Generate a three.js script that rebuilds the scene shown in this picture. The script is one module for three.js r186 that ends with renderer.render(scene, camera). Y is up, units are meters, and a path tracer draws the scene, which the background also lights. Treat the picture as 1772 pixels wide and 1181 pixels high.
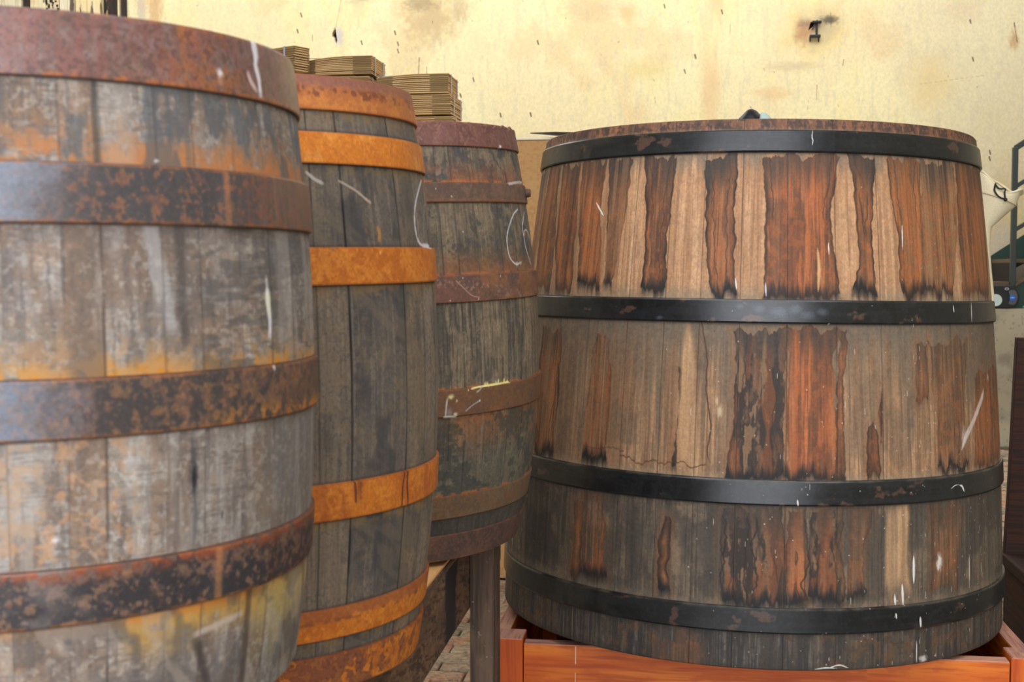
import * as THREE from 'three';
import { mergeGeometries } from 'three/addons/utils/BufferGeometryUtils.js';
import { RectAreaLightUniformsLib } from 'three/addons/lights/RectAreaLightUniformsLib.js';
import { RoundedBoxGeometry } from 'three/addons/geometries/RoundedBoxGeometry.js';

// ------------------------------------------------------------------ camera, sky, exposure
const scene = new THREE.Scene();
const camera = new THREE.PerspectiveCamera(29.88, 1772 / 1181, 0.05, 200);
const YAW = THREE.MathUtils.degToRad(7.6);
camera.position.set(0, 1.55, 0);
camera.rotation.set(THREE.MathUtils.degToRad(-3.1555), YAW, 0, 'YXZ');
camera.focus = 3.4;
camera.userData.fStop = 11;
scene.add(camera);

const renderer = new THREE.WebGLRenderer({ antialias: true });
renderer.toneMapping = THREE.LinearToneMapping;
renderer.toneMappingExposure = 1.0;
renderer.shadowMap.enabled = true;
scene.background = new THREE.Color().setRGB(0.93, 0.96, 1.04);   // even bright overcast, seen through the doorway and the added roof lights
scene.backgroundIntensity = 3;
scene.environmentIntensity = 3;
// added area lamps replacing part of the sky light: doorway behind the camera, two invented roof lights
RectAreaLightUniformsLib.init();
for (const [n, w, h, x, y, z, down, k] of [['doorway_fill_lamp', 7.6, 5.7, -0.4, 2.85, 4.98, 0, 2.1], ['roof_fill_lamp', 12.6, 2.6, -1.7, 6.48, -10.2, 1, 2.4], ['roof_fill_lamp_001', 10, 2.6, -1, 6.48, -0.1, 1, 2.1]]) {
  const l = new THREE.RectAreaLight(new THREE.Color().setRGB(0.93, 0.96, 1.04), k, w, h); l.name = n; l.position.set(x, y, z); if (down) l.rotation.x = -Math.PI / 2; scene.add(l);
}

// ------------------------------------------------------------------ small tools
function rng(seed) { let a = seed >>> 0; return () => { a = (a + 0x6D2B79F5) | 0; let t = Math.imul(a ^ (a >>> 15), 1 | a); t = (t + Math.imul(t ^ (t >>> 7), 61 | t)) ^ t; return ((t ^ (t >>> 14)) >>> 0) / 4294967296; }; }
const NT = new Float32Array(65536); { const r = rng(77); for (let i = 0; i < 65536; i++) NT[i] = r(); }
function vn(x, y) {            // value noise 0..1
  const ix = Math.floor(x), iy = Math.floor(y); let fx = x - ix, fy = y - iy;
  fx = fx * fx * (3 - 2 * fx); fy = fy * fy * (3 - 2 * fy);
  const x0 = ix & 255, x1 = (ix + 1) & 255, y0 = (iy & 255) << 8, y1 = ((iy + 1) & 255) << 8;
  const a = NT[x0 + y0], b = NT[x1 + y0], c = NT[x0 + y1], d = NT[x1 + y1];
  return a + (b - a) * fx + (c + (d - c) * fx - a - (b - a) * fx) * fy;
}
function fb(x, y) { return vn(x, y) * 0.5 + vn(x * 2.03 + 17.3, y * 2.03 + 9.1) * 0.28 + vn(x * 4.1 + 5.7, y * 4.1 + 31.9) * 0.15 + vn(x * 8.3 + 3.1, y * 8.3 + 1.7) * 0.07; }
const ss = (a, b, x) => { const t = Math.min(1, Math.max(0, (x - a) / (b - a))); return t * t * (3 - 2 * t); };
const clamp = (x, a = 0, b = 1) => Math.min(b, Math.max(a, x));
let R_ = 0, G_ = 0, B_ = 0;
const st = (c) => { R_ = c[0]; G_ = c[1]; B_ = c[2]; };
const mx = (c, t) => { if (t <= 0) return; if (t > 1) t = 1; R_ += (c[0] - R_) * t; G_ += (c[1] - G_) * t; B_ += (c[2] - B_) * t; };
const ml = (k) => { R_ *= k; G_ *= k; B_ *= k; };
class Tex {                    // a painted surface; x and y in the surface's own units
  constructor(w, h, x0, x1, y0, y1) { Object.assign(this, { w, h, x0, x1, y0, y1 }); this.d = new Uint8Array(w * h * 4); }
  fill(fn) {
    const { w, h, d } = this;
    for (let j = 0; j < h; j++) { const y = this.y0 + (this.y1 - this.y0) * (j + 0.5) / h;
      for (let i = 0; i < w; i++) { fn(this.x0 + (this.x1 - this.x0) * (i + 0.5) / w, y); const k = (j * w + i) * 4;
        d[k] = clamp(R_, 0, 255); d[k + 1] = clamp(G_, 0, 255); d[k + 2] = clamp(B_, 0, 255); d[k + 3] = 255; } }
    return this;
  }
  // soft stroke from a to b, width in y units; kx = y units per x unit
  stroke(xa, ya, xb, yb, wd, col, alpha = 1, kx = 1, rough = 0.5) {
    const { w, h, d } = this, pw = Math.abs(this.x1 - this.x0) / w * kx, ph = (this.y1 - this.y0) / h, m = wd * 1.2;
    const i0 = Math.floor((Math.min(xa, xb) - m / kx - this.x0) / (this.x1 - this.x0) * w), i1 = Math.ceil((Math.max(xa, xb) + m / kx - this.x0) / (this.x1 - this.x0) * w);
    const j0 = Math.floor((Math.min(ya, yb) - m - this.y0) / ph), j1 = Math.ceil((Math.max(ya, yb) + m - this.y0) / ph);
    const dx = (xb - xa) * kx, dy = yb - ya, L = dx * dx + dy * dy + 1e-12, rad = Math.max(wd / 2, pw * 0.5);
    for (let j = Math.max(0, j0); j <= Math.min(h - 1, j1); j++) for (let i = Math.max(0, i0); i <= Math.min(w - 1, i1); i++) {
      const px = (this.x0 + (this.x1 - this.x0) * (i + 0.5) / w - xa) * kx, py = this.y0 + ph * (j + 0.5) - ya;
      const t = clamp((px * dx + py * dy) / L), q = Math.hypot(px - dx * t, py - dy * t);
      const n = 1 - rough * fb(i * 0.31, j * 0.17), a = alpha * (1 - ss(rad * 0.35 * n * 1.6, rad * n * 1.6, q));
      if (a > 0) { const k = (j * w + i) * 4; for (let c = 0; c < 3; c++) d[k + c] += (col[c] - d[k + c]) * a; }
    }
  }
  // smooth hand-drawn line through points; taper thins its ends
  curve(pts, wd, col, alpha, kx, taper = false) {
    const cv = new THREE.CatmullRomCurve3(pts.map(([x, y]) => new THREE.Vector3(x * kx, y, 0))), L = cv.getLength(), n = Math.max(2, Math.ceil(L / Math.max(0.0012, wd * 0.7))), q = cv.getSpacedPoints(n);
    for (let i = 0; i < n; i++) { const t = (i + 0.5) / n, w = wd * (taper ? Math.sqrt(Math.max(0.08, 1 - Math.pow(2 * t - 1, 2))) : 0.75 + 0.5 * fb(q[i].x * 190 + 3, q[i].y * 190)); this.stroke(q[i].x / kx, q[i].y, q[i + 1].x / kx, q[i + 1].y, w, col, alpha * (0.7 + 0.45 * fb(q[i].x * 300, q[i].y * 300)), kx, 0.35); }
  }
  blob(x, y, rx, ry, col, alpha, f = 3) {
    const { w, h, d } = this, sx = (this.x1 - this.x0) / w, sy = (this.y1 - this.y0) / h;
    for (let j = Math.max(0, Math.floor((y - ry * 1.5 - this.y0) / sy)); j <= Math.min(h - 1, (y + ry * 1.5 - this.y0) / sy); j++)
      for (let i = Math.max(0, Math.floor((x - rx * 1.5 - this.x0) / sx)); i <= Math.min(w - 1, (x + rx * 1.5 - this.x0) / sx); i++) {
        const u = (this.x0 + sx * (i + 0.5) - x) / rx, v = (this.y0 + sy * (j + 0.5) - y) / ry;
        const a = alpha * (1 - ss(0.2, 1.25, Math.hypot(u, v) + (fb(u * f + x * 7, v * f + y * 5) - 0.5) * 0.9));
        if (a > 0) { const k = (j * w + i) * 4; for (let c = 0; c < 3; c++) d[k + c] += (col[c] - d[k + c]) * a; }
      }
  }
  done(rs = 1, rt = 1) {
    const t = new THREE.DataTexture(this.d, this.w, this.h, THREE.RGBAFormat);
    t.colorSpace = THREE.SRGBColorSpace; t.magFilter = THREE.LinearFilter; t.minFilter = THREE.LinearMipmapLinearFilter; t.generateMipmaps = true;
    t.wrapS = t.wrapT = THREE.RepeatWrapping; t.repeat.set(rs, rt); t.needsUpdate = true; return t;
  }
}
const bumpOf = (t) => { const b = t.clone(); b.colorSpace = THREE.NoColorSpace; b.needsUpdate = true; return b; };
const std = (o) => new THREE.MeshStandardMaterial({ roughness: 0.8, metalness: 0, ...o });
const rgb = (r, g, b) => new THREE.Color().setRGB(r / 255, g / 255, b / 255, THREE.SRGBColorSpace);

// ------------------------------------------------------------------ naming
const used = new Map(), counts = new Map();
const numbered = (n) => { const k = used.get(n) ?? 0; used.set(n, k + 1); return k ? n + '_' + String(k).padStart(3, '0') : n; };
function mesh(name, g, m, parent = scene) {
  const o = new THREE.Mesh(g, m); o.castShadow = o.receiveShadow = true;
  o.name = parent === scene ? numbered(name) : name; parent.add(o); return o;
}
function part(name, g, m, parent) {                     // parts of one thing are numbered within it
  const o = new THREE.Mesh(g, m); o.castShadow = o.receiveShadow = true;
  const c = (counts.get(parent) ?? counts.set(parent, {}).get(parent)); const k = c[name] ?? 0; c[name] = k + 1;
  o.name = k ? name + '_' + String(k).padStart(3, '0') : name; parent.add(o); return o;
}
function thing(name, label, category, pos = [0, 0, 0], group) {
  const o = new THREE.Group(); o.name = numbered(name); o.position.set(...pos); scene.add(o);
  o.userData = { label, category }; if (group) o.userData.group = group; return o;
}
const struct = (o) => { o.userData.kind = 'structure'; return o; };

// box with bevelled edges and uv in metres; grain runs along 'along'
function bx(w, h, d, x = 0, y = 0, z = 0, along = 'x', bev = 0.003) {
  const g = new RoundedBoxGeometry(w, h, d, 1, Math.min(bev, w * 0.3, h * 0.3, d * 0.3))  , p = g.attributes.position, n = g.attributes.normal, uv = g.attributes.uv;
  const ou = ((w * 13.7 + h * 5.1 + d * 3.3 + x * 1.7 + z * 2.9 + y * 0.77) % 1) * 3;
  for (let i = 0; i < p.count; i++) {
    const X = p.getX(i), Y = p.getY(i), Z = p.getZ(i), nx = Math.abs(n.getX(i)), ny = Math.abs(n.getY(i)), nz = Math.abs(n.getZ(i));
    let a, b;
    if (along === 'x') { a = nx > 0.7 ? Z : X; b = ny > 0.7 ? Z : Y; } else if (along === 'y') { a = ny > 0.7 ? Z : Y; b = nx > 0.7 ? Z : X; } else { a = nz > 0.7 ? X : Z; b = nx > 0.7 ? Y : (ny > 0.7 ? X : Y); }
    uv.setXY(i, a + ou, b + ou * 1.31);
  }
  g.translate(x, y, z); return g;
}

// ------------------------------------------------------------------ barrels: geometry
const D2R = Math.PI / 180;
const TH0 = -105, TH1 = 135;                      // texture covers these degrees round a barrel, then repeats
function staveGeo(Rf, th0, th1, H, thick, lift, joint = 0.0007, endCut = 0.004) {
  const NX = 6, ys = [0, endCut]; for (let k = 1; k < 22; k++) ys.push(H * k / 22); ys.push(H - endCut, H);
  const pos = [], uv = [], idx = [], W = NX + 3, g0 = joint * 40, e = Math.min(0.9, (th1 - th0) * 0.16);
  const ths = [th0 + g0, th0 + g0 + e * 0.45, th0 + (th1 - th0) * 0.35, th0 + (th1 - th0) * 0.65, th1 - g0 - e * 0.45, th1 - g0];
  ys.forEach((y, j) => {
    const end = (j === 0 || j === ys.length - 1) ? 0.003 : 0, R = Rf(y) + lift;
    for (let i = 0; i < NX; i++) { const dr = (i === 0 || i === NX - 1) ? joint : 0, r = R - dr - end, t = ths[i] * D2R; pos.push(r * Math.sin(t), y, r * Math.cos(t)); uv.push((ths[i] - TH0) / (TH1 - TH0), y / H); }
    for (const t0 of [th1 - g0, (th0 + th1) / 2, th0 + g0]) { const t = t0 * D2R, r = R - thick; pos.push(r * Math.sin(t), y, r * Math.cos(t)); uv.push((t0 - TH0) / (TH1 - TH0), y / H); }
  });
  for (let j = 0; j + 1 < ys.length; j++) for (let i = 0; i < W; i++) { const a = j * W + i, b = j * W + (i + 1) % W, c = a + W, d = b + W; idx.push(a, b, d, a, d, c); }
  const cap = (j, top) => { const base = j * W; for (let i = 1; i + 1 < W; i++) top ? idx.push(base, base + i, base + i + 1) : idx.push(base, base + i + 1, base + i); };
  cap(0, false); cap(ys.length - 1, true);
  let g = new THREE.BufferGeometry(); g.setAttribute('position', new THREE.Float32BufferAttribute(pos, 3)); g.setAttribute('uv', new THREE.Float32BufferAttribute(uv, 2)); g.setIndex(idx);
  g = g.toNonIndexed(); g.computeVertexNormals(); 
  return smoothAround(g, 38);
}
function smoothAround(g, deg) {                    // normals averaged over faces that meet at less than deg
  const p = g.attributes.position, n = p.count, c = Math.cos(deg * D2R), map = new Map(), fn = [];
  const A = new THREE.Vector3(), Bv = new THREE.Vector3(), Cv = new THREE.Vector3();
  for (let i = 0; i < n; i += 3) { A.fromBufferAttribute(p, i); Bv.fromBufferAttribute(p, i + 1); Cv.fromBufferAttribute(p, i + 2); const f = Bv.clone().sub(A).cross(Cv.clone().sub(A)); fn.push(f); for (let k = 0; k < 3; k++) { const key = [p.getX(i + k), p.getY(i + k), p.getZ(i + k)].map((v) => Math.round(v * 2e4)).join(); if (!map.has(key)) map.set(key, []); map.get(key).push(i / 3); } }
  const out = new Float32Array(n * 3), u = fn.map((f) => f.clone().normalize());
  for (let i = 0; i < n; i++) { const key = [p.getX(i), p.getY(i), p.getZ(i)].map((v) => Math.round(v * 2e4)).join(), me = (i / 3) | 0, s = new THREE.Vector3(); for (const f of map.get(key)) if (u[f].dot(u[me]) > c) s.add(fn[f]); s.normalize(); out.set([s.x, s.y, s.z], i * 3); }
  g.setAttribute('normal', new THREE.BufferAttribute(out, 3)); return g;
}
function hoopGeo(r0, r1, y0, y1, thick, H, lap, jag = 0) {     // a flat iron band; lap = degrees where its ends overlap
  const N = 180, pos = [], uv = [], idx = [], inn = 0.0015;
  const prof = [[0, 0, -inn], [0, 0, thick * 0.7], [0.06, 0, thick], [0.94, 1, thick], [1, 1, thick * 0.7], [1, 1, -inn]];
  for (let i = 0; i <= N; i++) {
    const th = -180 + 360 * i / N, t = th * D2R, s = lap === undefined ? 0 : thick * 0.8 * ss(lap - 0.3, lap + 0.3, th) * (1 - ss(lap + 14, lap + 16, th));
    for (const [v, , dr] of prof) {
      let y = y0 + (y1 - y0) * v; if (jag && v > 0.5) y += jag * (fb(th * 0.35, 3.3) - 0.62 - 0.35 * ss(0.6, 0.75, vn(th * 0.16, 8.8)));
      const r = r0 + (r1 - r0) * v + dr + (dr > 0 ? s : 0); pos.push(r * Math.sin(t), y, r * Math.cos(t)); uv.push((th - TH0) / (TH1 - TH0), (y0 + (y1 - y0) * v) / H);
    }
  }
  const W = prof.length; for (let i = 0; i < N; i++) for (let k = 0; k < W; k++) { const a = i * W + k, b = i * W + (k + 1) % W, c = a + W, d = b + W; idx.push(a, c, d, a, d, b); }
  let g = new THREE.BufferGeometry(); g.setAttribute('position', new THREE.Float32BufferAttribute(pos, 3)); g.setAttribute('uv', new THREE.Float32BufferAttribute(uv, 2)); g.setIndex(idx);
  g = g.toNonIndexed(); g.computeVertexNormals(); return smoothAround(g, 25);
}
function buildBarrel(cfg) {
  const { name, label, category, base, axis, H, hoops, R, staves, avg, tex, woodRough = 0.85, hoopMat, thick = 0.024, seed, lidDrop = 0.03 } = cfg;
  const o = thing(name, label, category, base);
  const ax = new THREE.Vector3(...axis).normalize(), f = new THREE.Vector3(Math.sin(YAW), 0, Math.cos(YAW)), e2 = f.sub(ax.clone().multiplyScalar(f.dot(ax))).normalize(), e1 = ax.clone().cross(e2);
  o.quaternion.setFromRotationMatrix(new THREE.Matrix4().makeBasis(e1, ax, e2));
  const wm = std({ map: tex, bumpMap: bumpOf(tex), bumpScale: cfg.bump ?? 0.0012, roughness: woodRough });
  const r = rng(seed), list = [...staves], start = staves[0]; let t = staves[staves.length - 1];
  while (t < start + 360 - avg * 1.5) { t += avg * (0.75 + 0.5 * r()); if (t > start + 360 - avg * 0.6) break; list.push(t); }
  list.push(start + 360);
  for (let i = 0; i + 1 < list.length; i++) part('stave', staveGeo(R, list[i], list[i + 1], H, thick, (r() - 0.5) * 0.0008, cfg.joint), wm, o);
  hoops.forEach((h) => {
    part('hoop', hoopGeo(R(h.y0) + 0.0008, R(h.y1) + 0.0008, h.y0, h.y1, h.t ?? 0.0035, H, h.lap, h.jag), h.mat ?? hoopMat, o);
  });
  // the two heads, boards set into the staves
  for (const y of [H - lidDrop, lidDrop]) {
    const rr = R(y) - thick * 0.55, n = 6;
    for (let k = 0; k < n; k++) {
      const a0 = -rr + 2 * rr * k / n + 0.0006, a1 = -rr + 2 * rr * (k + 1) / n - 0.0006, s = new THREE.Shape(), m = 10;
      for (let i = 0; i <= m; i++) { const x = a0 + (a1 - a0) * i / m, z = Math.sqrt(Math.max(0, rr * rr - x * x)); i ? s.lineTo(x, z) : s.moveTo(x, z); }
      for (let i = m; i >= 0; i--) { const x = a0 + (a1 - a0) * i / m; s.lineTo(x, -Math.sqrt(Math.max(0, rr * rr - x * x))); }
      const g = new THREE.ExtrudeGeometry(s, { depth: 0.02, bevelEnabled: false }); g.rotateX(-Math.PI / 2); g.translate(0, y - 0.01, 0); part('head_board', g, M.greyWood, o);
    }
  }
  return o;
}

// ------------------------------------------------------------------ generic procedural surfaces
function grainTex(w, h, mw, mh, fn) { return new Tex(w, h, 0, mw, 0, mh).fill(fn).done(1 / mw, 1 / mh); }
const M = {};
{
  const t1 = grainTex(512, 256, 1.2, 0.6, (x, y) => { const g = fb(x * 4, y * 120), b = fb(x * 3 + 9, y * 9); st([112, 100, 84]); mx([70, 62, 54], ss(0.4, 0.75, g)); mx([150, 136, 116], ss(0.62, 0.8, b) * 0.4); });
  M.greyWood = std({ map: t1, bumpMap: bumpOf(t1), bumpScale: 0.001 });
  const t2 = grainTex(1024, 512, 1.4, 0.7, (x, y) => { const g = fb(x * 5, y * 150 + fb(x * 2, y * 4) * 6), b = fb(x * 2 + 3, y * 14), k = fb(x * 14, y * 40); st([200, 86, 16]); mx([226, 122, 34], ss(0.42, 0.7, b)); mx([166, 62, 12], ss(0.48, 0.7, g) * 0.55); mx([184, 74, 20], ss(0.52, 0.66, k) * 0.4); });
  M.redWood = std({ map: t2, bumpMap: bumpOf(t2), bumpScale: 0.0004, roughness: 0.42 });
  const t2b = grainTex(512, 256, 0.8, 0.4, (x, y) => { const g = fb(x * 6, y * 120), b = fb(x * 8, y * 20); st([196, 138, 112]); mx([150, 100, 88], ss(0.4, 0.7, g)); mx([214, 160, 126], ss(0.55, 0.75, b) * 0.6); });
  M.redWoodTop = std({ map: t2b, bumpMap: bumpOf(t2b), bumpScale: 0.0006, roughness: 0.8 });
  const t3 = new Tex(1024, 256, 0, 1.6, 0, 0.4).fill((x, y) => { const g = fb(x * 5, y * 130), b = fb(x * 6, y * 22), c = fb(x * 40, y * 160); st([98, 74, 54]); mx([60, 46, 38], ss(0.42, 0.7, g)); mx([132, 104, 74], ss(0.5, 0.75, b) * 0.7); mx([48, 40, 36], ss(0.6, 0.8, c) * 0.5); });
  const t3d = t3.done(1 / 1.6, 1 / 0.4);
  M.brownBeam = std({ map: t3d, bumpMap: bumpOf(t3d), bumpScale: 0.002, roughness: 0.85 });
  const t4 = grainTex(512, 256, 0.8, 0.4, (x, y) => { const g = fb(x * 5, y * 130), b = fb(x * 8, y * 26), w = vn(x * 160, y * 160), lo = ss(0.1, 0.5, vn(x * 3, 4)); st([98, 78, 64]); mx([70, 56, 48], ss(0.42, 0.7, g)); mx([122, 98, 78], ss(0.55, 0.75, b) * 0.6); mx([190, 182, 172], ss(0.9, 0.97, w) * 0.6 * lo); });
  M.postWood = std({ map: t4, bumpMap: bumpOf(t4), bumpScale: 0.0015, roughness: 0.85 });
  const t5 = grainTex(512, 256, 1, 0.5, (x, y) => { const g = fb(x * 5, y * 110), b = fb(x * 4, y * 12); st([226, 172, 110]); mx([196, 138, 82], ss(0.4, 0.75, g)); mx([236, 186, 126], ss(0.55, 0.75, b) * 0.6); });
  M.paleWood = std({ map: t5, bumpMap: bumpOf(t5), bumpScale: 0.0006, roughness: 0.75 });
  const t6 = grainTex(512, 512, 1, 1, (x, y) => { const g = fb(x * 60, y * 90), b = fb(x * 3, y * 3); st([196, 152, 98]); mx([184, 138, 86], ss(0.4, 0.8, g)); mx([204, 160, 106], ss(0.5, 0.7, b) * 0.5); });
  M.hardboard = std({ map: t6, roughness: 0.85 });
  const t7 = grainTex(512, 512, 0.8, 0.8, (x, y) => { const g = fb(x * 8, y * 160), b = fb(x * 3, y * 3); st([62, 30, 16]); mx([38, 20, 12], ss(0.4, 0.7, g)); mx([76, 38, 22], ss(0.55, 0.75, b) * 0.4); });
  M.darkWood = std({ map: t7, roughness: 0.8 });
  const t8 = grainTex(512, 512, 2, 2, (x, y) => { const b = fb(x * 5, y * 5), g = fb(x * 40, y * 40), c = fb(x * 2.2 + 4, y * 2.2); st([176, 166, 140]); mx([140, 132, 112], ss(0.45, 0.75, b) * 0.8); mx([196, 188, 160], ss(0.5, 0.7, c) * 0.6); mx([110, 104, 90], ss(0.62, 0.8, g) * 0.35); });
  M.concrete = std({ map: t8, bumpMap: bumpOf(t8), bumpScale: 0.002, roughness: 0.9 });
  const t9 = grainTex(512, 512, 0.9, 0.9, (x, y) => { const b = fb(x * 16, y * 16), g = fb(x * 70, y * 70); st([120, 108, 88]); mx([84, 76, 64], ss(0.4, 0.7, b)); mx([150, 138, 116], ss(0.58, 0.8, g) * 0.5); });
  M.mortar = std({ map: t9, bumpMap: bumpOf(t9), bumpScale: 0.004, roughness: 0.95 });
  M.bricks = [[168, 146, 116], [150, 132, 106], [172, 132, 100], [142, 126, 102], [122, 112, 94], [182, 158, 124]].map((c, i) => { const t = grainTex(128, 128, 0.3, 0.3, (x, y) => { const b = fb(x * 24 + i * 7, y * 30), g = fb(x * 110, y * 160 + i); st(c); ml(0.8 + 0.4 * b); mx([96, 92, 78], ss(0.5, 0.75, g) * 0.7); mx([200, 136, 100], ss(0.56, 0.68, fb(x * 16, y * 20 + i * 3)) * 0.5); mx([190, 178, 152], ss(0.5, 0.66, fb(x * 40 + 9, y * 60 + i * 5)) * 0.5); }); return std({ map: t, bumpMap: bumpOf(t), bumpScale: 0.003, roughness: 0.92 }); });
  M.card = std({ color: rgb(222, 184, 128), roughness: 0.9 });
  M.cardEdge = std({ color: rgb(152, 124, 82), roughness: 0.95 });
  M.slitShade = std({ color: rgb(84, 62, 38), roughness: 0.95 });
  M.strap = std({ color: rgb(186, 190, 205), roughness: 0.5 });
  M.green = std({ color: rgb(34, 62, 52), roughness: 0.55 });
  M.railGreen = std({ color: rgb(52, 60, 54), roughness: 0.45 });
  M.tread = std({ color: rgb(104, 84, 62), roughness: 0.8 });
  M.iron = std({ color: rgb(44, 46, 46), roughness: 0.5, metalness: 0.3 });
  M.rustIron = std({ color: rgb(96, 66, 52), roughness: 0.7, metalness: 0.1 });
  const t10 = grainTex(256, 256, 0.1, 0.1, (x, y) => { st([236, 222, 184]); ml(0.9 + 0.16 * vn(x * 900, y * 900)); });
  M.canvas = std({ map: t10, roughness: 0.95, side: THREE.DoubleSide });
  M.black = std({ color: rgb(22, 23, 25), roughness: 0.5 });
  M.plaster = std({ color: rgb(176, 168, 146), roughness: 0.95 });
  M.dark = std({ color: rgb(40, 34, 28), roughness: 0.95 });
  M.roof = std({ color: rgb(190, 184, 170), roughness: 0.9 });
}

// ------------------------------------------------------------------ the four casks: painted surfaces
const poly = (...c) => (y) => c.reduce((a, k) => a * y + k, 0);
const inHoop = (hoops, y) => { for (const h of hoops) if (y >= h.y0 - 0.0005 && y <= h.y1 + 0.0005) return h; return null; };
function hoopDist(hoops, y) { let up = 9, dn = 9; for (const h of hoops) { if (y >= h.y1) up = Math.min(up, y - h.y1); if (y <= h.y0) dn = Math.min(dn, h.y0 - y); } return [up, dn]; }   // above a hoop, below a hoop
const staveOf = (list, th) => { let i = 0; while (i < list.length && th >= list[i]) i++; return i; };

// --- cask 1: pale grey, brown hoops
const R1 = poly(0.05796, -0.28912, 0.16397, 0.27358), H1 = 0.6262;
const hoops1 = [{ y0: 0.5706, y1: 0.6262, k: 0 }, { y0: 0.4507, y1: 0.5006, k: 1, lap: 57 }, { y0: 0.2725, y1: 0.3222, k: 2 }, { y0: 0.1151, y1: 0.1638, k: 3, lap: 53.6 }];
const staves1 = [18.6, 27.8, 33.8, 44.2, 51.5, 61, 69.5, 78, 86.3];
const tex1 = new Tex(2048, 1040, TH0, TH1, 0, H1); {
  const tint = [[148, 138, 130], [152, 144, 136], [142, 120, 102], [154, 142, 130], [148, 138, 128], [146, 134, 124], [150, 140, 128], [140, 136, 130], [148, 142, 134], [148, 140, 132]];
  const off = rng(91), so = Array.from({ length: 12 }, () => [off() * 50, off() * 50]);
  tex1.fill((th, y) => {
    const s = th * 0.005, h = inHoop(hoops1, y);
    const b1 = fb(s * 14, y * 14), b2 = fb(s * 34 + 7, y * 26 + 3), f1 = fb(s * 260, y * 22), f2 = fb(s * 60, y * 460), sp = vn(s * 420, y * 420), mo = fb(s * 120 + 11, y * 120 + 5), mo2 = fb(s * 240 + 31, y * 200 + 15);
    if (h) {
      const v = (y - h.y0) / (h.y1 - h.y0), ed = Math.min(v, 1 - v), m = fb(s * 110, y * 110 + 4), m2 = fb(s * 26 + 3, y * 26), st1 = fb(s * 170, y * 24), mm = b2 * 0.45 + m * 0.55;
      const left = 1 - ss(19, 36, th + (mm - 0.5) * 18), right = ss(52, 74, th + (m2 - 0.5) * 10);  // left side: worn steel with the bluish sky reflection painted into its colour
      if (h.k === 0) { st([124, 92, 84]); mx([146, 126, 120], ss(0.42, 0.62, mm) * 0.55 * (1 - right * 0.6)); mx([104, 74, 66], ss(0.48, 0.64, mo * 0.5 + b2 * 0.5) * 0.6); mx([168, 104, 62], ss(0.48, 0.64, m2 * 0.5 + mo * 0.5) * (0.18 + 0.5 * ss(42, 52, th) * (1 - ss(60, 70, th)))); mx([150, 84, 76], ss(0.5, 0.62, st1) * 0.35); mx([168, 104, 62], (1 - ss(0.2, 1.2, Math.abs(th - 50.5))) * 0.6); mx([190, 112, 58], ss(0.12, 0.02, v) * ss(0.4, 0.6, m) * 0.7); mx([74, 52, 48], ss(0.56, 0.66, mo2) * 0.4); }
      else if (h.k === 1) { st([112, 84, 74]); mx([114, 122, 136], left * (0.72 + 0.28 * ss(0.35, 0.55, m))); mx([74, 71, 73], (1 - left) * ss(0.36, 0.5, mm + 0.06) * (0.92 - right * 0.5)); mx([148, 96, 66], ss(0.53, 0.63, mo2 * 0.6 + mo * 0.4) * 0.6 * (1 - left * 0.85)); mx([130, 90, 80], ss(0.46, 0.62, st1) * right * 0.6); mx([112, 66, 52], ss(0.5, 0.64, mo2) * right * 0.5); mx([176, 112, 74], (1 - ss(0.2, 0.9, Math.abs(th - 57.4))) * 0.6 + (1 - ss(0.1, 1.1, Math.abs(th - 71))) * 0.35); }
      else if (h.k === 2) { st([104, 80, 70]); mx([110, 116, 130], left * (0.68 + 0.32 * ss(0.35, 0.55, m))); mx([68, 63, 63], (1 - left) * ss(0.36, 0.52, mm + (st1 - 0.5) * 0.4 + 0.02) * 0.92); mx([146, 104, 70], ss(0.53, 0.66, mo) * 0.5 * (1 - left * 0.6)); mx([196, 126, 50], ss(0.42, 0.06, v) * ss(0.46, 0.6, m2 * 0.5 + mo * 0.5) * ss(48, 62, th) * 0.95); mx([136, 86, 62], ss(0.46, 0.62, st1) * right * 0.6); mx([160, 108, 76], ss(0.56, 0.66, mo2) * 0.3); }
      else { st([118, 90, 78]); mx([52, 51, 55], ss(0.4, 0.53, mm * 0.65 + mo2 * 0.35 + (0.5 - v) * 0.14 + 0.02) * 0.92); mx([154, 114, 84], ss(0.53, 0.65, mo2 * 0.5 + mo * 0.5) * 0.6); mx([136, 128, 124], ss(0.56, 0.68, m2) * 0.5 * left); mx([150, 76, 50], ss(0.34, 0.02, 1 - v) * ss(0.35, 0.58, m) * 0.9); mx([180, 122, 78], (1 - ss(0.2, 1.2, Math.abs(th - 54))) * 0.6); }
      mx([178, 102, 56], ss(0.08, 0.0, ed) * ss(0.35, 0.6, m) * 0.75); mx([66, 50, 46], ss(0.03, 0, ed) * 0.5); ml(0.86 + 0.28 * (sp * 0.5 + mo2 * 0.5));
      return;
    }
    const i = staveOf(staves1, th), [up, dn] = hoopDist(hoops1, y), lf = Math.min(9, i), o = so[lf], k = th >= 18.6 ? lf : Math.floor((th + 400) / 8.5) % 9;
    st(tint[k]);
    const w1 = fb(s * 16 + o[0], y * 12 + o[1]), w2 = fb(s * 60 + o[1], y * 9 + o[0]);
    mx([112, 101, 94], ss(0.44, 0.64, w1) * 0.6); mx([170, 134, 104], ss(0.48, 0.66, b2 * 0.5 + mo * 0.5) * 0.5 * (0.45 + 0.55 * ss(50, 20, th))); mx([184, 176, 168], ss(0.52, 0.68, w2) * 0.55); mx([120, 96, 78], ss(0.5, 0.66, fb(s * 22 + 70 + o[0], y * 20)) * 0.5);
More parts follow.
